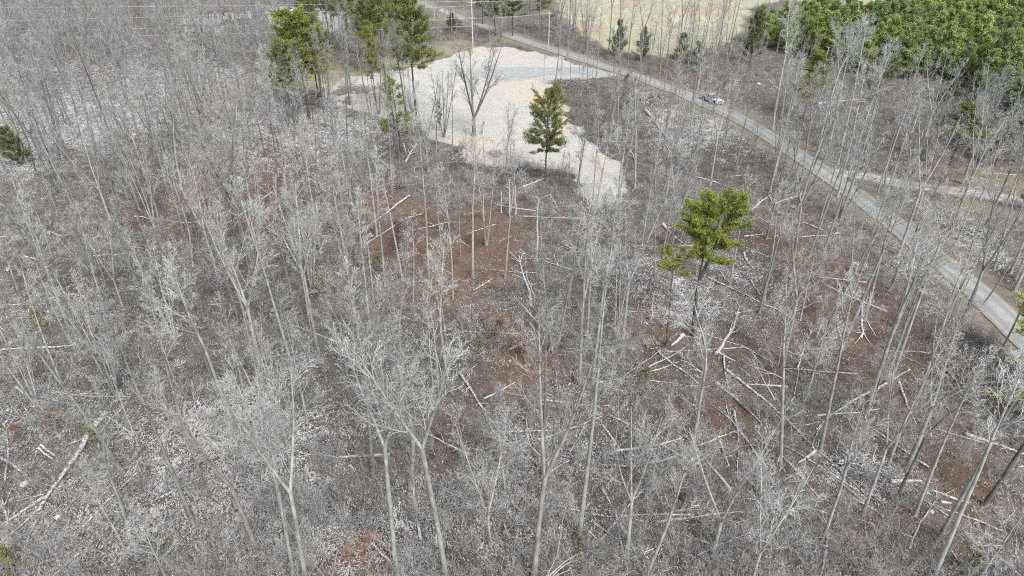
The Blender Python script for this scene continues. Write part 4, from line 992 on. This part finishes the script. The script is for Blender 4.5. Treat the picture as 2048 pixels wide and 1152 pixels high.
# tall pines at the top
tallp = lambda rel, a: (3.1 * (1 - rel) ** .5 + 1.2) * (1 + .25 * math.sin(a * 3 + 5 * rel))
PM = [pine_meshes('pine', make_pine(20 + i, 18., .22, z_, tallp, int(nb * 1.5), (-8, 30), nsub=13, td=5, nt_=6, ln=.25, wd=.045, bare=4), 'pine') for i, (z_, nb) in enumerate(((.45, 60), (.52, 52), (.40, 64)))]
small_scrub = pine_meshes('pine', make_pine(31, 9., .11, .30, lambda r_, a: 1.9 * (1.05 - r_ * .7), 30, (0, 35), nsub=6, td=4, nt_=5, bare=2), 'pine')
for (k, u, v, vt, lab, col, wide) in [
    (0, 833, 242, 3, "tall dark pine with layered crown at the top, by the clearing", (1, 1, 1), .95), (1, 745, 158, -30, "pine behind the tall dark one at the top left of the road", (1.0, 1.0, 1.0), .8), (1, 770, 150, -40, "slim pine directly left of the tall dark one, trunk dark and bare", (.9, .9, .9), .7),
    (2, 618, 238, 28, "dense full pine in the upper left wood, yellow-green on top", (1.25, 1.2, .9), 1.2), (0, 592, 268, 92, "dark drooping pine left of the dense full one", (.85, .9, .9), .85), (1, 640, 215, 40, "pine pressed against the right side of the dense full one", (1.05, 1.05, .9), 1.0),
    (2, 625, 100, -45, "far pine behind the dense full one at the top", (.9, .9, .95), .9), (0, 660, 90, -50, "far pine at the top beyond the parked vehicles", (.9, .95, 1), .9), (1, 700, 110, -40, "pine at the top edge between dense pine and tall pine", (.95, 1, .95), .9), (2, 738, 120, 12, "low green pine crown at the top left of the road", (1, 1, .9), .8), (0, 795, 130, 5, "pine half hidden left of the tall dark one", (1, 1, .9), .7), (2, 752, 205, 60, "pale green thin pine below the tall dark one", (1.4, 1.35, 1.1), .6),
    (2, 990, 72, -25, "dark conifer at the top edge beside the road bend", (.7, .75, .8), .8), (0, 1025, 72, -15, "second dark conifer at the top edge beside the field", (.75, .8, .8), .8), (2, 965, 48, -30, "dark conifer behind the tall utility pole", (.65, .7, .75), .7),
    (1, 1082, 66, -25, "green conifer behind the slim utility pole at the field corner", (1, 1.05, 1), .7), (2, 1606, 238, 108, "lone green pine among pale trunks at the upper right", (1.2, 1.15, .9), .75), (0, 1900, 330, 215, "dim olive pine in the right wood above the two-rut track", (.9, .9, .9), .8), (2, 1940, 300, 235, "second dim olive pine in the right wood", (1, 1, .9), .8),
    (2, 1760, 175, 110, "dull green pine in front of the plantation", (.9, 1, .9), .9),
    (1, 2075, 760, 590, "bright pine crown reaching in at the right edge over the road", (2.0, 2.0, 1.2), 1.0), (2, 2085, 850, 690, "green pine boughs at the right edge below the road", (1.8, 1.8, 1.1), 1.0)]:
    plant_pine(PM[k], 'pine_tree', u, v, u * .37, height_to(u, v, vt) / 18., lab, col=col, wide=wide * 18 / max(8, height_to(u, v, vt)) if height_to(u, v, vt) < 14 else wide)
plant_pine(small_scrub, 'pine_tree', 803, 318, 0, height_to(803, 318, 158) / 9., "small thin-crowned pine at the left edge of the clearing", col=(1.1, 1.1, 1.0))
plant_pine(small_scrub, 'pine_tree', 880, 262, 2, height_to(880, 262, 196) / 9. * .9, "sparse little green crown beside the clearing's left trunks", col=(1.1, 1.1, .9), wide=.8)

# the plantation at the upper right
cone = lambda rel, a: (2.9 * (1 - rel) ** .75 + .35) * (1 + .15 * math.sin(a * 3 + 9 * rel))
PL = [pine_meshes('pine', make_pine(50 + i, 10., .13, .08, cone, 84, (8, 50), nsub=11, td=4, nt_=6, ln=.28, wd=.055), 'plant') for i in range(3)]
R = np.random.default_rng(404); PP = []
P_ = [flat(u, v) for u, v in PLANT]
xs = [q[0] for q in P_]; ys = [q[1] for q in P_]
gy = min(ys)
while gy < max(ys):
    gx = min(xs)
    while gx < max(xs):
        x, y = gx + R.uniform(-1, 1), gy + R.uniform(-1, 1)
        if in_poly(np.array([x]), np.array([y]), P_)[0]:
            u, v = proj(x, y, 0); ut, vt = proj(x, y, 10)
            if u < 2110 and vt > -35: PP.append(dict(x=x, y=y, u=float(u), v=float(v), row=gy))
        gx += 5.3
    gy += 5.6
PP.sort(key=lambda q: q['v'])
rows_ = sorted(PP, key=lambda q: -q['v'])
print('plantation pines', len(PP))
SH = ["yellow-green", "mid green", "deep green"]
grp = {}
for q in PP:
    q['t'] = int(R.integers(0, 3)); q['adj'] = SH[q['t']] + " bushy"
    band = "front" if q['v'] > 110 + (q['u'] - 1480) * .22 else ("back" if q['v'] < 78 else "middle")
    grp.setdefault(q['row'], []).append(q)
ORD2 = ["first"] + ORD[1:] + ["twenty-" + q for q in ("first", "second", "third", "fourth", "fifth", "sixth", "seventh", "eighth", "ninth")] + ["thirtieth"] * 20
for r_i, rowy in enumerate(sorted(grp)):
    for i, q in enumerate(sorted(grp[rowy], key=lambda q: q['u'])):
        q['label'] = "%s pine, %s from the left in the %s plantation row from the front" % (q['adj'].replace(' bushy', ''), ORD2[i], ORD2[r_i])
for q in PP:
    c_ = [(1.18, 1.22, .95), (1.05, 1.14, 1.05), (.9, 1.0, 1.05)][q['t']]; j = R.uniform(.88, 1.12)
    plant_pine(PL[int(R.integers(0, 3))], 'plantation_pine', 0, 0, R.uniform(0, 6.28), R.uniform(.78, 1.3), q['label'], 'pine tree', 'pines of the dense plantation', tuple(a * j for a in c_), xy=(q['x'], q['y']))

# cedars and small evergreens
ced = pine_meshes('cedar', make_pine(70, 4.5, .07, .05, lambda r_, a: (1.7 * (1.05 - r_) ** .6 + .2) * (1 + .3 * math.sin(3 * a + 6 * r_)), 60, (5, 50), nsub=7, td=3, nt_=6, ln=.2, wd=.045), 'cedar')
oliv = pine_meshes('evergreen_shrub', make_pine(71, 2.4, .04, .05, lambda r_, a: 1.2 * (1.05 - r_ * .6), 26, (10, 65), nsub=5, td=3, nt_=4, ln=.13, wd=.035), 'olive')
for (u, v, vt, lab) in [(1235, 112, 48, "dark upright cedar at the field edge beyond the road"), (1284, 122, 62, "dim cedar right of the upright one at the field edge"), (1362, 118, 72, "dark cedar among bare trees at the field edge"), (1392, 130, 88, "small dark cedar in the tree line above the truck"), (40, 332, 262, "dark cedar at the left edge"), (18, 300, 262, "smaller dark cedar behind the one at the left edge"),
                        (1500, 125, 30, "round green cedar at the left corner of the plantation"), (905, 60, 30, "green cedar in brush left of the tall utility pole"), (1895, 205, 165, "dim cedar at the foot of the plantation"), (1990, 330, 250, "dark cedar near the right edge above the track"), (560, 150, 118, "small cedar in the upper left wood")]:
    h_ = height_to(u, v, vt); plant_pine(ced, 'cedar_tree', u, v, u, h_ / 4.5, lab, 'cedar', 'dark cedars', col=1.0, wide=max(.5, min(1.2, 5 / h_)))
for (u, v, sc_, lab) in [(592, 505, 1.3, "green bushy evergreen among pale branches left of the middle"), (702, 530, 1.0, "left olive evergreen shrub left of the middle"), (762, 540, .9, "right olive evergreen shrub left of the middle"), (190, 885, .6, "yellow-green shrub by the huge fallen trunk"), (178, 868, .35, "tiny green shrub above the huge fallen trunk"), (85, 665, 1.1, "dull olive shrub at the left edge"), (30, 1145, 1.0, "olive shrub in the lower left corner"), (1290, 770, .9, "mossy green shrub below the fallen log at the centre right"), (960, 700, .7, "small green shrub right of the middle brush"), (1940, 1145, .8, "yellow-green shrub at the bottom right"), (1158, 1090, .5, "green shrub at the foot of the tallest trunk"), (1210, 600, .6, "low green shrub near the tan sapling"), (1800, 1000, .3, "tiny green plant by the brush pile"), (640, 585, 1.0, "faint olive shrub under the pale crown"), (350, 1100, .6, "faint green shrub at the bottom left"), (2044, 420, 1.2, "yellow-green shrub at the right edge by the track")]:
    plant_pine(oliv, 'evergreen_shrub', u, v, u, sc_, lab, 'shrub', 'small evergreen shrubs')

# small trees that kept their dead leaves
def leafy(seed, H, width, nleaf, mat, size=.10, z0=.25):
    R_ = np.random.default_rng(seed)
    tr, out = make_tree(seed, H=H, r0=.05, crown=.25, nl=18, la=(35, 70), ll=width, wob=.04, nc=[5, 3], rmin=.007)
    ends = [p_[j] for lv in (1, 2) for p_, r_ in out[lv] for j in range(1, len(p_))]
    E = np.array(ends); E = E[E[:, 2] > z0 * H]; C = E[R_.integers(0, len(E), nleaf)] + R_.normal(size=(nleaf, 3)) * .10
    a1 = R_.normal(size=(nleaf, 3)); a1[:, 2] *= .5; a1 /= np.linalg.norm(a1, axis=1, keepdims=True); a2 = np.cross(a1, R_.normal(size=(nleaf, 3))); a2 /= np.linalg.norm(a2, axis=1, keepdims=True)
    l_ = (size * R_.uniform(.6, 1.2, nleaf))[:, None]
    V = np.stack([C - a1 * l_, C + a2 * l_ * .5, C + a1 * l_, C - a2 * l_ * .5], 1).reshape(-1, 3)
    tme, cme = tree_meshes('leafy_bush', tr, out, ts=5)
    return [('trunk', tme), ('branches', cme), ('leaves', mesh_from('leafy_bush_leaves', V, np.arange(nleaf * 4).reshape(-1, 4), M[mat]))]
LT = {'rust': leafy(81, 4.2, 1.9, 1700, 'rust', .07), 'crimson': leafy(82, 3.6, 1.9, 1900, 'crimson', .07), 'tan': leafy(83, 5.0, .75, 3800, 'tanleaf', .13, .35)}
for (k, u, v, sc_, col, lab, w_) in [
    ('rust', 580, 462, 1.25, 1.0, "rust leafed bush on the red ground left of the middle", 1.5), ('crimson', 802, 505, 1.2, 1.0, "crimson leafed bush left of the middle", 1.2), ('crimson', 1250, 205, 1.6, (1.1, 1.25, 1.2), "tall reddish leafed tree beside the road above the thicket", .8), ('crimson', 1268, 196, 1.2, (1.1, 1.25, 1.2), "lower reddish tree right of the tall one by the road", 1.),
    ('rust', 977, 655, .6, 1.1, "little red bush at the centre", 1.2), ('tan', 1229, 500, .85, 1.0, "pale tan leafed sapling right of the middle, fuller column", .8), ('tan', 1211, 495, .7, 1.0, "slimmer pale tan sapling left of the fuller one", .6), ('rust', 112, 862, .5, 1.1, "small rusty bush above the fallen trunk at lower left", 1.3), ('rust', 1000, 690, .8, .9, "faded rusty bush just below the little red one", 1.4), ('rust', 45, 890, .5, .9, "rusty bush at the foot of the left edge trunk", 1.3),
    ('rust', 1970, 190, 1.2, 1.2, "rust-brown dead crown against the plantation", .7), ('rust', 1050, 720, .8, .8, "brownish leafed bush right of the centre", 1.5), ('crimson', 1105, 60, 1.2, 1.0, "reddish brush tree at the field corner", 1.2), ('rust', 740, 1110, .5, 1.3, "low orange-leafed bush at the bottom", 1.5), ('rust', 700, 1125, .4, 1.3, "second low orange-leafed bush at the bottom", 1.4), ('crimson', 1345, 495, .7, 1.0, "dark red bush left of the bright pine crown", 1.2),
    ('rust', 1548, 750, .35, 1.2, "tiny orange bush right of the fallen trunks", 1.2), ('rust', 1850, 355, .8, .8, "reddish bush above the two-rut track", 1.2), ('rust', 960, 570, .45, .9, "small rust bush at the foot of the white-sided trunk", 1.3), ('rust', 535, 440, .8, 1.0, "rusty bush left of the larger rust leafed one", 1.3)]:
    plant_pine(LT[k], 'leafy_bush', u, v, u * .7, sc_, lab, 'bush', 'bushes that kept their dead leaves', col, wide=w_)

# pale arching branches of a bent tree at the bottom
ps = []
x0, y0, z0 = px(1075, 1200)
R = np.random.default_rng(6)
for k in range(16):
    a = R.uniform(-.5, 1.0); L = R.uniform(3, 5.5); p = np.zeros(3) + [R.normal(0, .1), R.normal(0, .1), 0]; pts = [p]; e_ = math.radians(R.uniform(55, 75)); 
    for j in range(8):
        e_ -= R.uniform(.12, .3); a += R.normal(0, .08); p = p + np.array([math.cos(a) * math.cos(e_), math.sin(a) * math.cos(e_), math.sin(e_)]) * L / 8; pts.append(p)
    ps.append((np.array(pts), np.linspace(.05, .012, 9)))
vv, ff = tubes(ps, 5)
M['bent'] = bark('pale_bent_bark', (.42, .38, .33), (.60, .56, .50), .3, 2.0, .0)
tag(link('bent_sapling', mesh_from('bent_sapling', vv, ff, M['bent'], smooth=True), loc=(x0, y0, z0)), "bent sapling clump with pale arching branches at the bottom", 'sapling')

# ------------------------------------------------------------------ hard things: boxes and prisms
class MB:
    def __init__(s): s.V = []; s.F = []
    def box(s, x0, x1, y0, y1, z0, z1, taper=0.0):
        b = len(s.V); t_ = taper
        s.V += [(x0, y0, z0), (x1, y0, z0), (x1, y1, z0), (x0, y1, z0), (x0 + t_, y0 + t_, z1), (x1 - t_, y0 + t_, z1), (x1 - t_, y1 - t_, z1), (x0 + t_, y1 - t_, z1)]
        s.F += [tuple(b + i for i in f) for f in ((0, 3, 2, 1), (4, 5, 6, 7), (0, 1, 5, 4), (1, 2, 6, 5), (2, 3, 7, 6), (3, 0, 4, 7))]
        return s
    def prism(s, prof, y0, y1, inset=None):
        """profile in x-z, extruded along y; inset pulls the two ends in at given heights"""
        n = len(prof); b = len(s.V)
        for yy_ in (y0, y1):
            for (x_, z_) in prof:
                k = (inset(z_) if inset else 0) * (1 if yy_ == y0 else -1); s.V.append((x_, yy_ + k, z_))
        s.F.append(tuple(b + i for i in range(n))); s.F.append(tuple(b + n + i for i in reversed(range(n))))
        for i in range(n): j = (i + 1) % n; s.F.append((b + i, b + n + i, b + n + j, b + j))
        return s
    def cyl(s, c, ax, r, h, n=16, r2=None):
        b = len(s.V); r2 = r if r2 is None else r2
        for k, (hh_, rr_) in enumerate(((-h / 2, r), (h / 2, r2))):
            for i in range(n):
                a = 2 * math.pi * i / n; p, q = math.cos(a) * rr_, math.sin(a) * rr_
                s.V.append({'x': (c[0] + hh_, c[1] + p, c[2] + q), 'y': (c[0] + p, c[1] + hh_, c[2] + q), 'z': (c[0] + p, c[1] + q, c[2] + hh_)}[ax])
        s.F.append(tuple(b + i for i in range(n))); s.F.append(tuple(b + n + i for i in reversed(range(n))))
        for i in range(n): j = (i + 1) % n; s.F.append((b + i, b + n + i, b + n + j, b + j))
        return s
    def build(s, name, mat, parent=None, bevel=0.0, loc=None):
        me_ = mesh_from(name, s.V, s.F, mat)
        import bmesh
        bm = bmesh.new(); bm.from_mesh(me_); bmesh.ops.recalc_face_normals(bm, faces=bm.faces)
        if bevel: bmesh.ops.bevel(bm, geom=list(bm.edges), offset=bevel, segments=2, affect='EDGES', clamp_overlap=True)
        bm.to_mesh(me_); bm.free()
        return link(name, me_, parent, loc)

M['silver'] = simple('silver_paint', (.55, .57, .60), .35, .5, .08, 1.0, .3)
M['white'] = simple('white_paint', (.72, .73, .74), .4, .5, .05)
M['glass'] = simple('dark_glass', (.03, .04, .05), .08, .6, .1)
M['tyre'] = simple('tyre_rubber', (.025, .025, .025), .9, .1, .2)
M['rim'] = simple('wheel_alloy', (.45, .46, .47), .4, .5, .1, 4, .6)
M['trim'] = simple('dark_trim', (.04, .04, .045), .6, .3, .1)
M['lamp'] = simple('lamp_lens', (.75, .76, .76), .15, .6, .03)
M['tail'] = simple('tail_lens', (.35, .02, .02), .25, .5, .05)
M['pole'] = simple('weathered_pole_wood', (.46, .44, .41), .9, .1, .2, 2.5)
M['wire'] = simple('aluminium_wire', (.62, .62, .61), .6, .4, .05)
M['roofgreen'] = simple('mint_metal_roof', (.26, .34, .30), .6, .3, .22, 1.2)
M['roofmauve'] = simple('mauve_shingles', (.16, .13, .13), .9, .1, .2, 3)
M['siding'] = simple('pale_siding', (.50, .49, .46), .8, .2, .1)
M['bluep'] = simple('blue_panel', (.08, .12, .35), .5, .3, .1)
M['stone'] = simple('pale_fieldstone', (.55, .55, .54), .9, .1, .3, 3.0)

def wheels(e, xs_, yw, r=.38):
    for x_ in xs_:
        for sg in (-1, 1):
            w = MB().cyl((x_, sg * yw, r), 'y', r, .26, 20).build('wheel', M['tyre'], e, .03)
            MB().cyl((x_, sg * (yw + .10), r), 'y', r * .58, .1, 14).build('rim', M['rim'], w, .01)

def pickup(loc, rz, label):
    e = empty('pickup_truck', loc, rz); tag(e, label, 'pickup truck')
    arch = lambda cx: [(cx + .5 * math.cos(a), .42 + .5 * math.sin(a)) for a in np.linspace(0, math.pi, 7)]
    low = [(-2.85, .45), (-2.85, 1.12), (-.75, 1.12), (1.15, 1.1), (2.55, 1.02), (2.82, .85), (2.85, .45)] + arch(1.8) + [(1.25, .38), (-1.2, .38)] + arch(-1.75) + [(-2.3, .42)]
    MB().prism(low, -.95, .95).build('body', M['silver'], e, .03)
    cabp = [(-.85, 1.1), (-.72, 1.78), (.35, 1.8), (1.2, 1.1)]
    MB().prism(cabp, -.88, .88, lambda z_: .18 * max(0, z_ - 1.1) / .7).build('cab', M['silver'], e, .04)
    MB().prism([(.44, 1.77), (1.17, 1.14), (1.2, 1.15), (.48, 1.79)], -.72, .72).build('windshield', M['glass'], e)
    MB().prism([(-.83, 1.2), (-.75, 1.68), (-.77, 1.68), (-.86, 1.2)], -.66, .66).build('rear_window', M['glass'], e)
    for sg in (-1, 1):
        w = MB().prism([(-.66, 1.18), (-.6, 1.62), (.28, 1.64), (.86, 1.18)], 0, .02); w.V = [(x_, sg * (.895 - .25 * (z_ - 1.12) + (.012 if y_ else -.02)), z_) for (x_, y_, z_) in w.V]; w.build('side_window', M['glass'], e)
        MB().box(.85, 1.0, sg * .98 - .09, sg * .98 + .09, 1.18, 1.34).build('side_mirror', M['trim'], e, .02)
        MB().box(2.76, 2.87, sg * .72 - .17, sg * .72 + .17, .78, .94).build('headlight', M['lamp'], e, .02)
        MB().box(-2.88, -2.83, sg * .84 - .09, sg * .84 + .09, .72, 1.05).build('tail_light', M['tail'], e, .01)
        MB().box(-.16, .06, sg * .955 - .012, sg * .955 + .012, .98, 1.02).build('door_handle', M['trim'], e)
    MB().box(-2.75, -.98, -.8, .8, 1.118, 1.128).build('bed_floor', M['trim'], e)
    for q in ((-2.8, -.92, -.95, -.82), (-2.8, -.92, .82, .95), (-2.88, -2.78, -.95, .95)): MB().box(*q, 1.1, 1.26).build('bed_rail', M['silver'], e, .02)
    MB().box(2.82, 2.88, -.52, .52, .66, .92).build('grille', M['trim'], e, .01)
    MB().box(2.8, 2.98, -.92, .92, .42, .6).build('bumper', M['rim'], e, .03); MB().box(-3.0, -2.82, -.9, .9, .42, .58).build('bumper', M['rim'], e, .03)
    wheels(e, (1.8, -1.75), .82, .40)
def car(loc, rz, label, mat, patch=False):
    e = empty('parked_car', loc, rz); tag(e, label, 'car')
    low = [(-2.25, .35), (-2.3, .75), (-2.15, .95), (1.0, .97), (2.1, .8), (2.25, .6), (2.22, .33)]
    MB().prism(low, -.88, .88).build('body', mat, e, .06)
    MB().prism([(-1.9, .95), (-1.4, 1.42), (.3, 1.45), (1.15, .95)], -.82, .82, lambda z_: .2 * max(0, z_ - .95) / .5).build('cabin', M['glass'], e, .04)
    MB().box(-1.35, .25, -.6, .6, 1.44, 1.48).build('roof', mat, e, .02)
    wheels(e, (1.4, -1.35), .78, .32)
    for sg in (-1, 1): MB().box(2.16, 2.26, sg * .62 - .15, sg * .62 + .15, .6, .74).build('headlight', M['lamp'], e, .02)
    if patch: MB().box(.9, 1.7, -.5, .5, .9, .955).build('bonnet_patch', M['bluep'], e, .01)

i_ = int(np.argmin([math.hypot(q[0] - px(1432, 205)[0], q[1] - px(1432, 205)[1]) for q in RC])); tx, ty = RT[i_]
if proj(RC[i_][0] + tx * 3, RC[i_][1] + ty * 3, 0)[0] < proj(RC[i_][0], RC[i_][1], 0)[0]: tx, ty = -tx, -ty
nx_, ny_ = -ty, tx
if proj(RC[i_][0] + nx_ * 3, RC[i_][1] + ny_ * 3, 0)[1] > proj(RC[i_][0], RC[i_][1], 0)[1]: nx_, ny_ = -nx_, -ny_
tp = (RC[i_][0] + nx_ * 1.9, RC[i_][1] + ny_ * 1.9)
pickup((tp[0], tp[1], float(ht(*tp)) + .05), math.atan2(ty, tx), "silver pickup truck parked at the edge of the road")
x, y, z = px(541, 28); car((x, y, z), 2.9, "white car parked at the far upper left, left of the other", M['white'])
x, y, z = px(579, 24); car((x, y, z), 1.3, "white car with a blue patch parked behind the dense pine", M['white'], True)

def utility_pole(u, v, h, label, r=.16, arms=()):
    x, y, z = px(u, v); e = empty('utility_pole', (x, y, z)); tag(e, label, 'utility pole', 'utility poles')
    MB().cyl((0, 0, h / 2 - .2), 'z', r, h + .4, 12, r * .68).build('pole', M['pole'], e)
    for (za, half, rz_) in arms:
        a = MB().box(-half, half, -.06, .06, -.06, .06).build('crossarm', M['pole'], e, .01, (0, -.2, za)); a.rotation_euler = (0, .15, rz_)
        for q in (-half * .9, 0, half * .9): MB().cyl((q, 0, .15), 'z', .05, .2, 8, .03).build('insulator', M['white'], a)
    return x, y, z
pA = utility_pole(946, 106, 14.4, "tall pale utility pole with slanting crossarm beside the road bend", .2, ((9.2, 1.3, .9), (13.2, 1.1, .3)))
pB = utility_pole(1097, 97, height_to(1097, 97, 23), "slim utility pole by the field edge", .14, ((height_to(1097, 97, 23) - .5, .5, .2),))
pC = utility_pole(869, 34, 11, "far utility pole where the road leaves the top of the photo", .15, ((10.3, .9, .3),))
def wire(P0, P1, label, sag=.6, r=.021):
    P0, P1 = np.array(P0), np.array(P1); s_ = np.linspace(0, 1, 26); pts = P0[None] * (1 - s_[:, None]) + P1[None] * s_[:, None]; pts[:, 2] -= 4 * sag * s_ * (1 - s_)
    v_, f_ = tubes([(pts, np.full(26, r))], 5); o = link('power_line', mesh_from('power_line', v_, f_, M['wire'], smooth=True)); tag(o, label, 'power line', 'overhead power lines')
def at_dist(u, v, D):
    a = (u - 1024) / FPX; b = (576 - v) / FPX; k = D / (cp + b * sp); return (a * k, D, CAMH + (-sp + b * cp) * k)
e2_ = [at_dist(-160, v_, 180) for v_ in (14, 44, 65, 78)]
for k, (za, lab) in enumerate(((13.6, "topmost overhead wire at the upper left"), (12.4, "second overhead wire from the top at the upper left"), (9.3, "third overhead wire down at the upper left"), (7.2, "lowest overhead wire at the upper left"))):
    wire(e2_[k], (pA[0], pA[1] - .2, pA[2] + za), lab, .5)
tB = pB[2] + height_to(1097, 97, 23) - .3
wire((pA[0], pA[1], pA[2] + 9.2), (pB[0], pB[1], tB), "wire between the tall pole and the slim pole", .4)
wire((pC[0], pC[1], pC[2] + 10.4), (pA[0], pA[1], pA[2] + 13.0), "wire between the far pole and the tall pole", .5)
wire((pA[0], pA[1], pA[2] + 13.3), (pB[0] + 60, pB[1] + 30, 14), "wire leaving the tall pole over the field to the right", 1.2)
# far left pole carrying the wires, just outside the frame
pe = e2_[0]; e = empty('utility_pole', (pe[0] - .3, pe[1], float(ht(pe[0], pe[1])))); tag(e, "utility pole beyond the left edge of the photo", 'utility pole', 'utility poles')
MB().cyl((0, 0, 7.6), 'z', .2, 15.6, 12, .14).build('pole', M['pole'], e)

# shed with the green roof, house with the mauve roof
x, y, z = px(412, 60); e = empty('shed', (x, y, z), -.12); tag(e, "long low shed with mint green metal roof at the upper left", 'shed')
MB().box(-6, 6, -2.8, 2.8, -.2, 2.3).build('wall', M['siding'], e)
rf = MB().prism([(-3.3, 2.25), (0, 3.3), (3.3, 2.25), (3.3, 2.1), (0, 3.42), (-3.3, 2.1)], -6.4, 6.4); rf.V = [(y_, x_, z_) for x_, y_, z_ in rf.V]; rf.build('roof', M['roofgreen'], e)
MB().box(-.5, .5, -2.85, -2.8, 0, 2.0).build('door', M['trim'], e)
for q in (-4, 3): MB().box(q, q + .9, -2.85, -2.8, .9, 1.7).build('window', M['glass'], e)
x, y, z = px(455, 38); e = empty('house', (x, y + 4, z), .25); tag(e, "house with dull mauve shingle roof at the top left edge", 'house')
MB().box(-6.5, 6.5, -4, 4, -.2, 2.8).build('wall', M['siding'], e)
rf = MB().prism([(-4.7, 2.7), (0, 5.0), (4.7, 2.7), (4.7, 2.85), (0, 5.18), (-4.7, 2.85)], -7, 7); rf.V = [(y_, x_, z_) for x_, y_, z_ in rf.V]; rf.build('roof', M['roofmauve'], e)
MB().box(-.5, .5, -4.06, -4.0, 0, 2.1).build('door', M['trim'], e)
for q in (-5, -2.6, 2.2, 4.4): MB().box(q, q + 1.1, -4.06, -4.0, 1.0, 2.1).build('window', M['glass'], e)
MB().box(2.6, 3.3, .6, 1.3, 3.8, 5.9).build('chimney', M['stone'], e)
x, y, z = px(672, 22); e = empty('camper_trailer', (x, y, z), .4); tag(e, "white trailer parked behind the pines at the top", 'trailer')
MB().prism([(-3, .5), (-3, 2.5), (-2.7, 2.75), (2.5, 2.75), (3, 2.1), (3, .9), (2.6, .5)], -1.15, 1.15).build('body', M['white'], e, .06)
for q in (-1.8, .8): MB().box(q, q + .9, -1.18, -1.14, 1.5, 2.1).build('window', M['glass'], e)
MB().box(3, 4.1, -.05, .05, .5, .6).build('hitch', M['trim'], e)
wheels(e, (-.4,), 1.0, .34)

# white buckets, a bag and stones
def bucket(u, v, label, r=.22, h=.4, tilt=1.2):
    x, y, z = px(u, v); e = empty('bucket', (x, y, z + r * .9)); e.rotation_euler = (tilt, 0, .6); tag(e, label, 'bucket')
    q = MB(); n = 18
    for k, (hh_, rr_) in enumerate(((0, r * .82), (h, r), (h, r * .92), (.03, r * .75))):
        for i in range(n): a = 2 * math.pi * i / n; q.V.append((math.cos(a) * rr_, math.sin(a) * rr_, hh_))
    q.F.append(tuple(range(n)))
    for k in range(3):
        for i in range(n): j = (i + 1) % n; q.F.append((k * n + i, k * n + j, k * n + n + j, k * n + n + i))
    q.F.append(tuple(3 * n + i for i in reversed(range(n))))
    q.build('shell', M['white'], e); ps_ = [(np.array([[math.cos(a) * r * 1.03, .0, h - .05 + math.sin(a) * -.2] for a in np.linspace(0, math.pi, 9)]), np.full(9, .008))]
    vv_, ff_ = tubes(ps_, 5); link('handle', mesh_from('handle', vv_, ff_, M['trim'], smooth=True), e)
bucket(15, 541, "white bucket lying on the forest floor at the left edge", .28, .5)
bucket(1056, 1145, "small white bucket at the bottom middle", .16, .28, .4)
def rock(u, v, r, label):
    import bmesh
    x, y, z = px(u, v); bm = bmesh.new(); bmesh.ops.create_icosphere(bm, subdivisions=3, radius=r)
    for w in bm.verts:
        k = 1 + .55 * (float(vnoise(w.co.x / r + 7 * u, w.co.y / r + w.co.z / r * .8, .9, 3, 3)) - .5); w.co *= k; w.co.z *= .6
    me_ = bpy.data.meshes.new('rock'); bm.to_mesh(me_); bm.free(); me_.materials.append(M['stone']); o = link('rock', me_, None, (x, y, z + r * .15)); o.rotation_euler = (0, 0, u); tag(o, label, 'rock', 'pale stones')
for (u, v, r, lab) in [(538, 1082, .28, "pale rock at the bottom left of the middle"), (388, 650, .3, "pale rock in brush left of the middle"), (1708, 596, .18, "left of two small white stones on the red leaves"), (1718, 592, .15, "right of two small white stones on the red leaves"), (235, 448, .3, "white stone above the left red patch"), (1862, 765, .22, "pale stone near the right fallen logs"), (50, 968, .35, "pale flat stone at the left edge below the white log"), (1862, 1024, .2, "small stone near the pale trunk at lower right"), (230, 510, .2, "small white stone at the left"), (116, 1034, .25, "pale stone beside the huge fallen trunk"), (1517, 168, .45, "white stone in brush above the pickup truck"), (198, 5, .6, "white boulder at the top left edge"), (245, 14, .8, "larger white boulder at the top left edge"), (1010, 905, .2, "pale stone below the level short log"), (1450, 640, .2, "white stone below the bright pine")]: rock(u, v, r, lab)
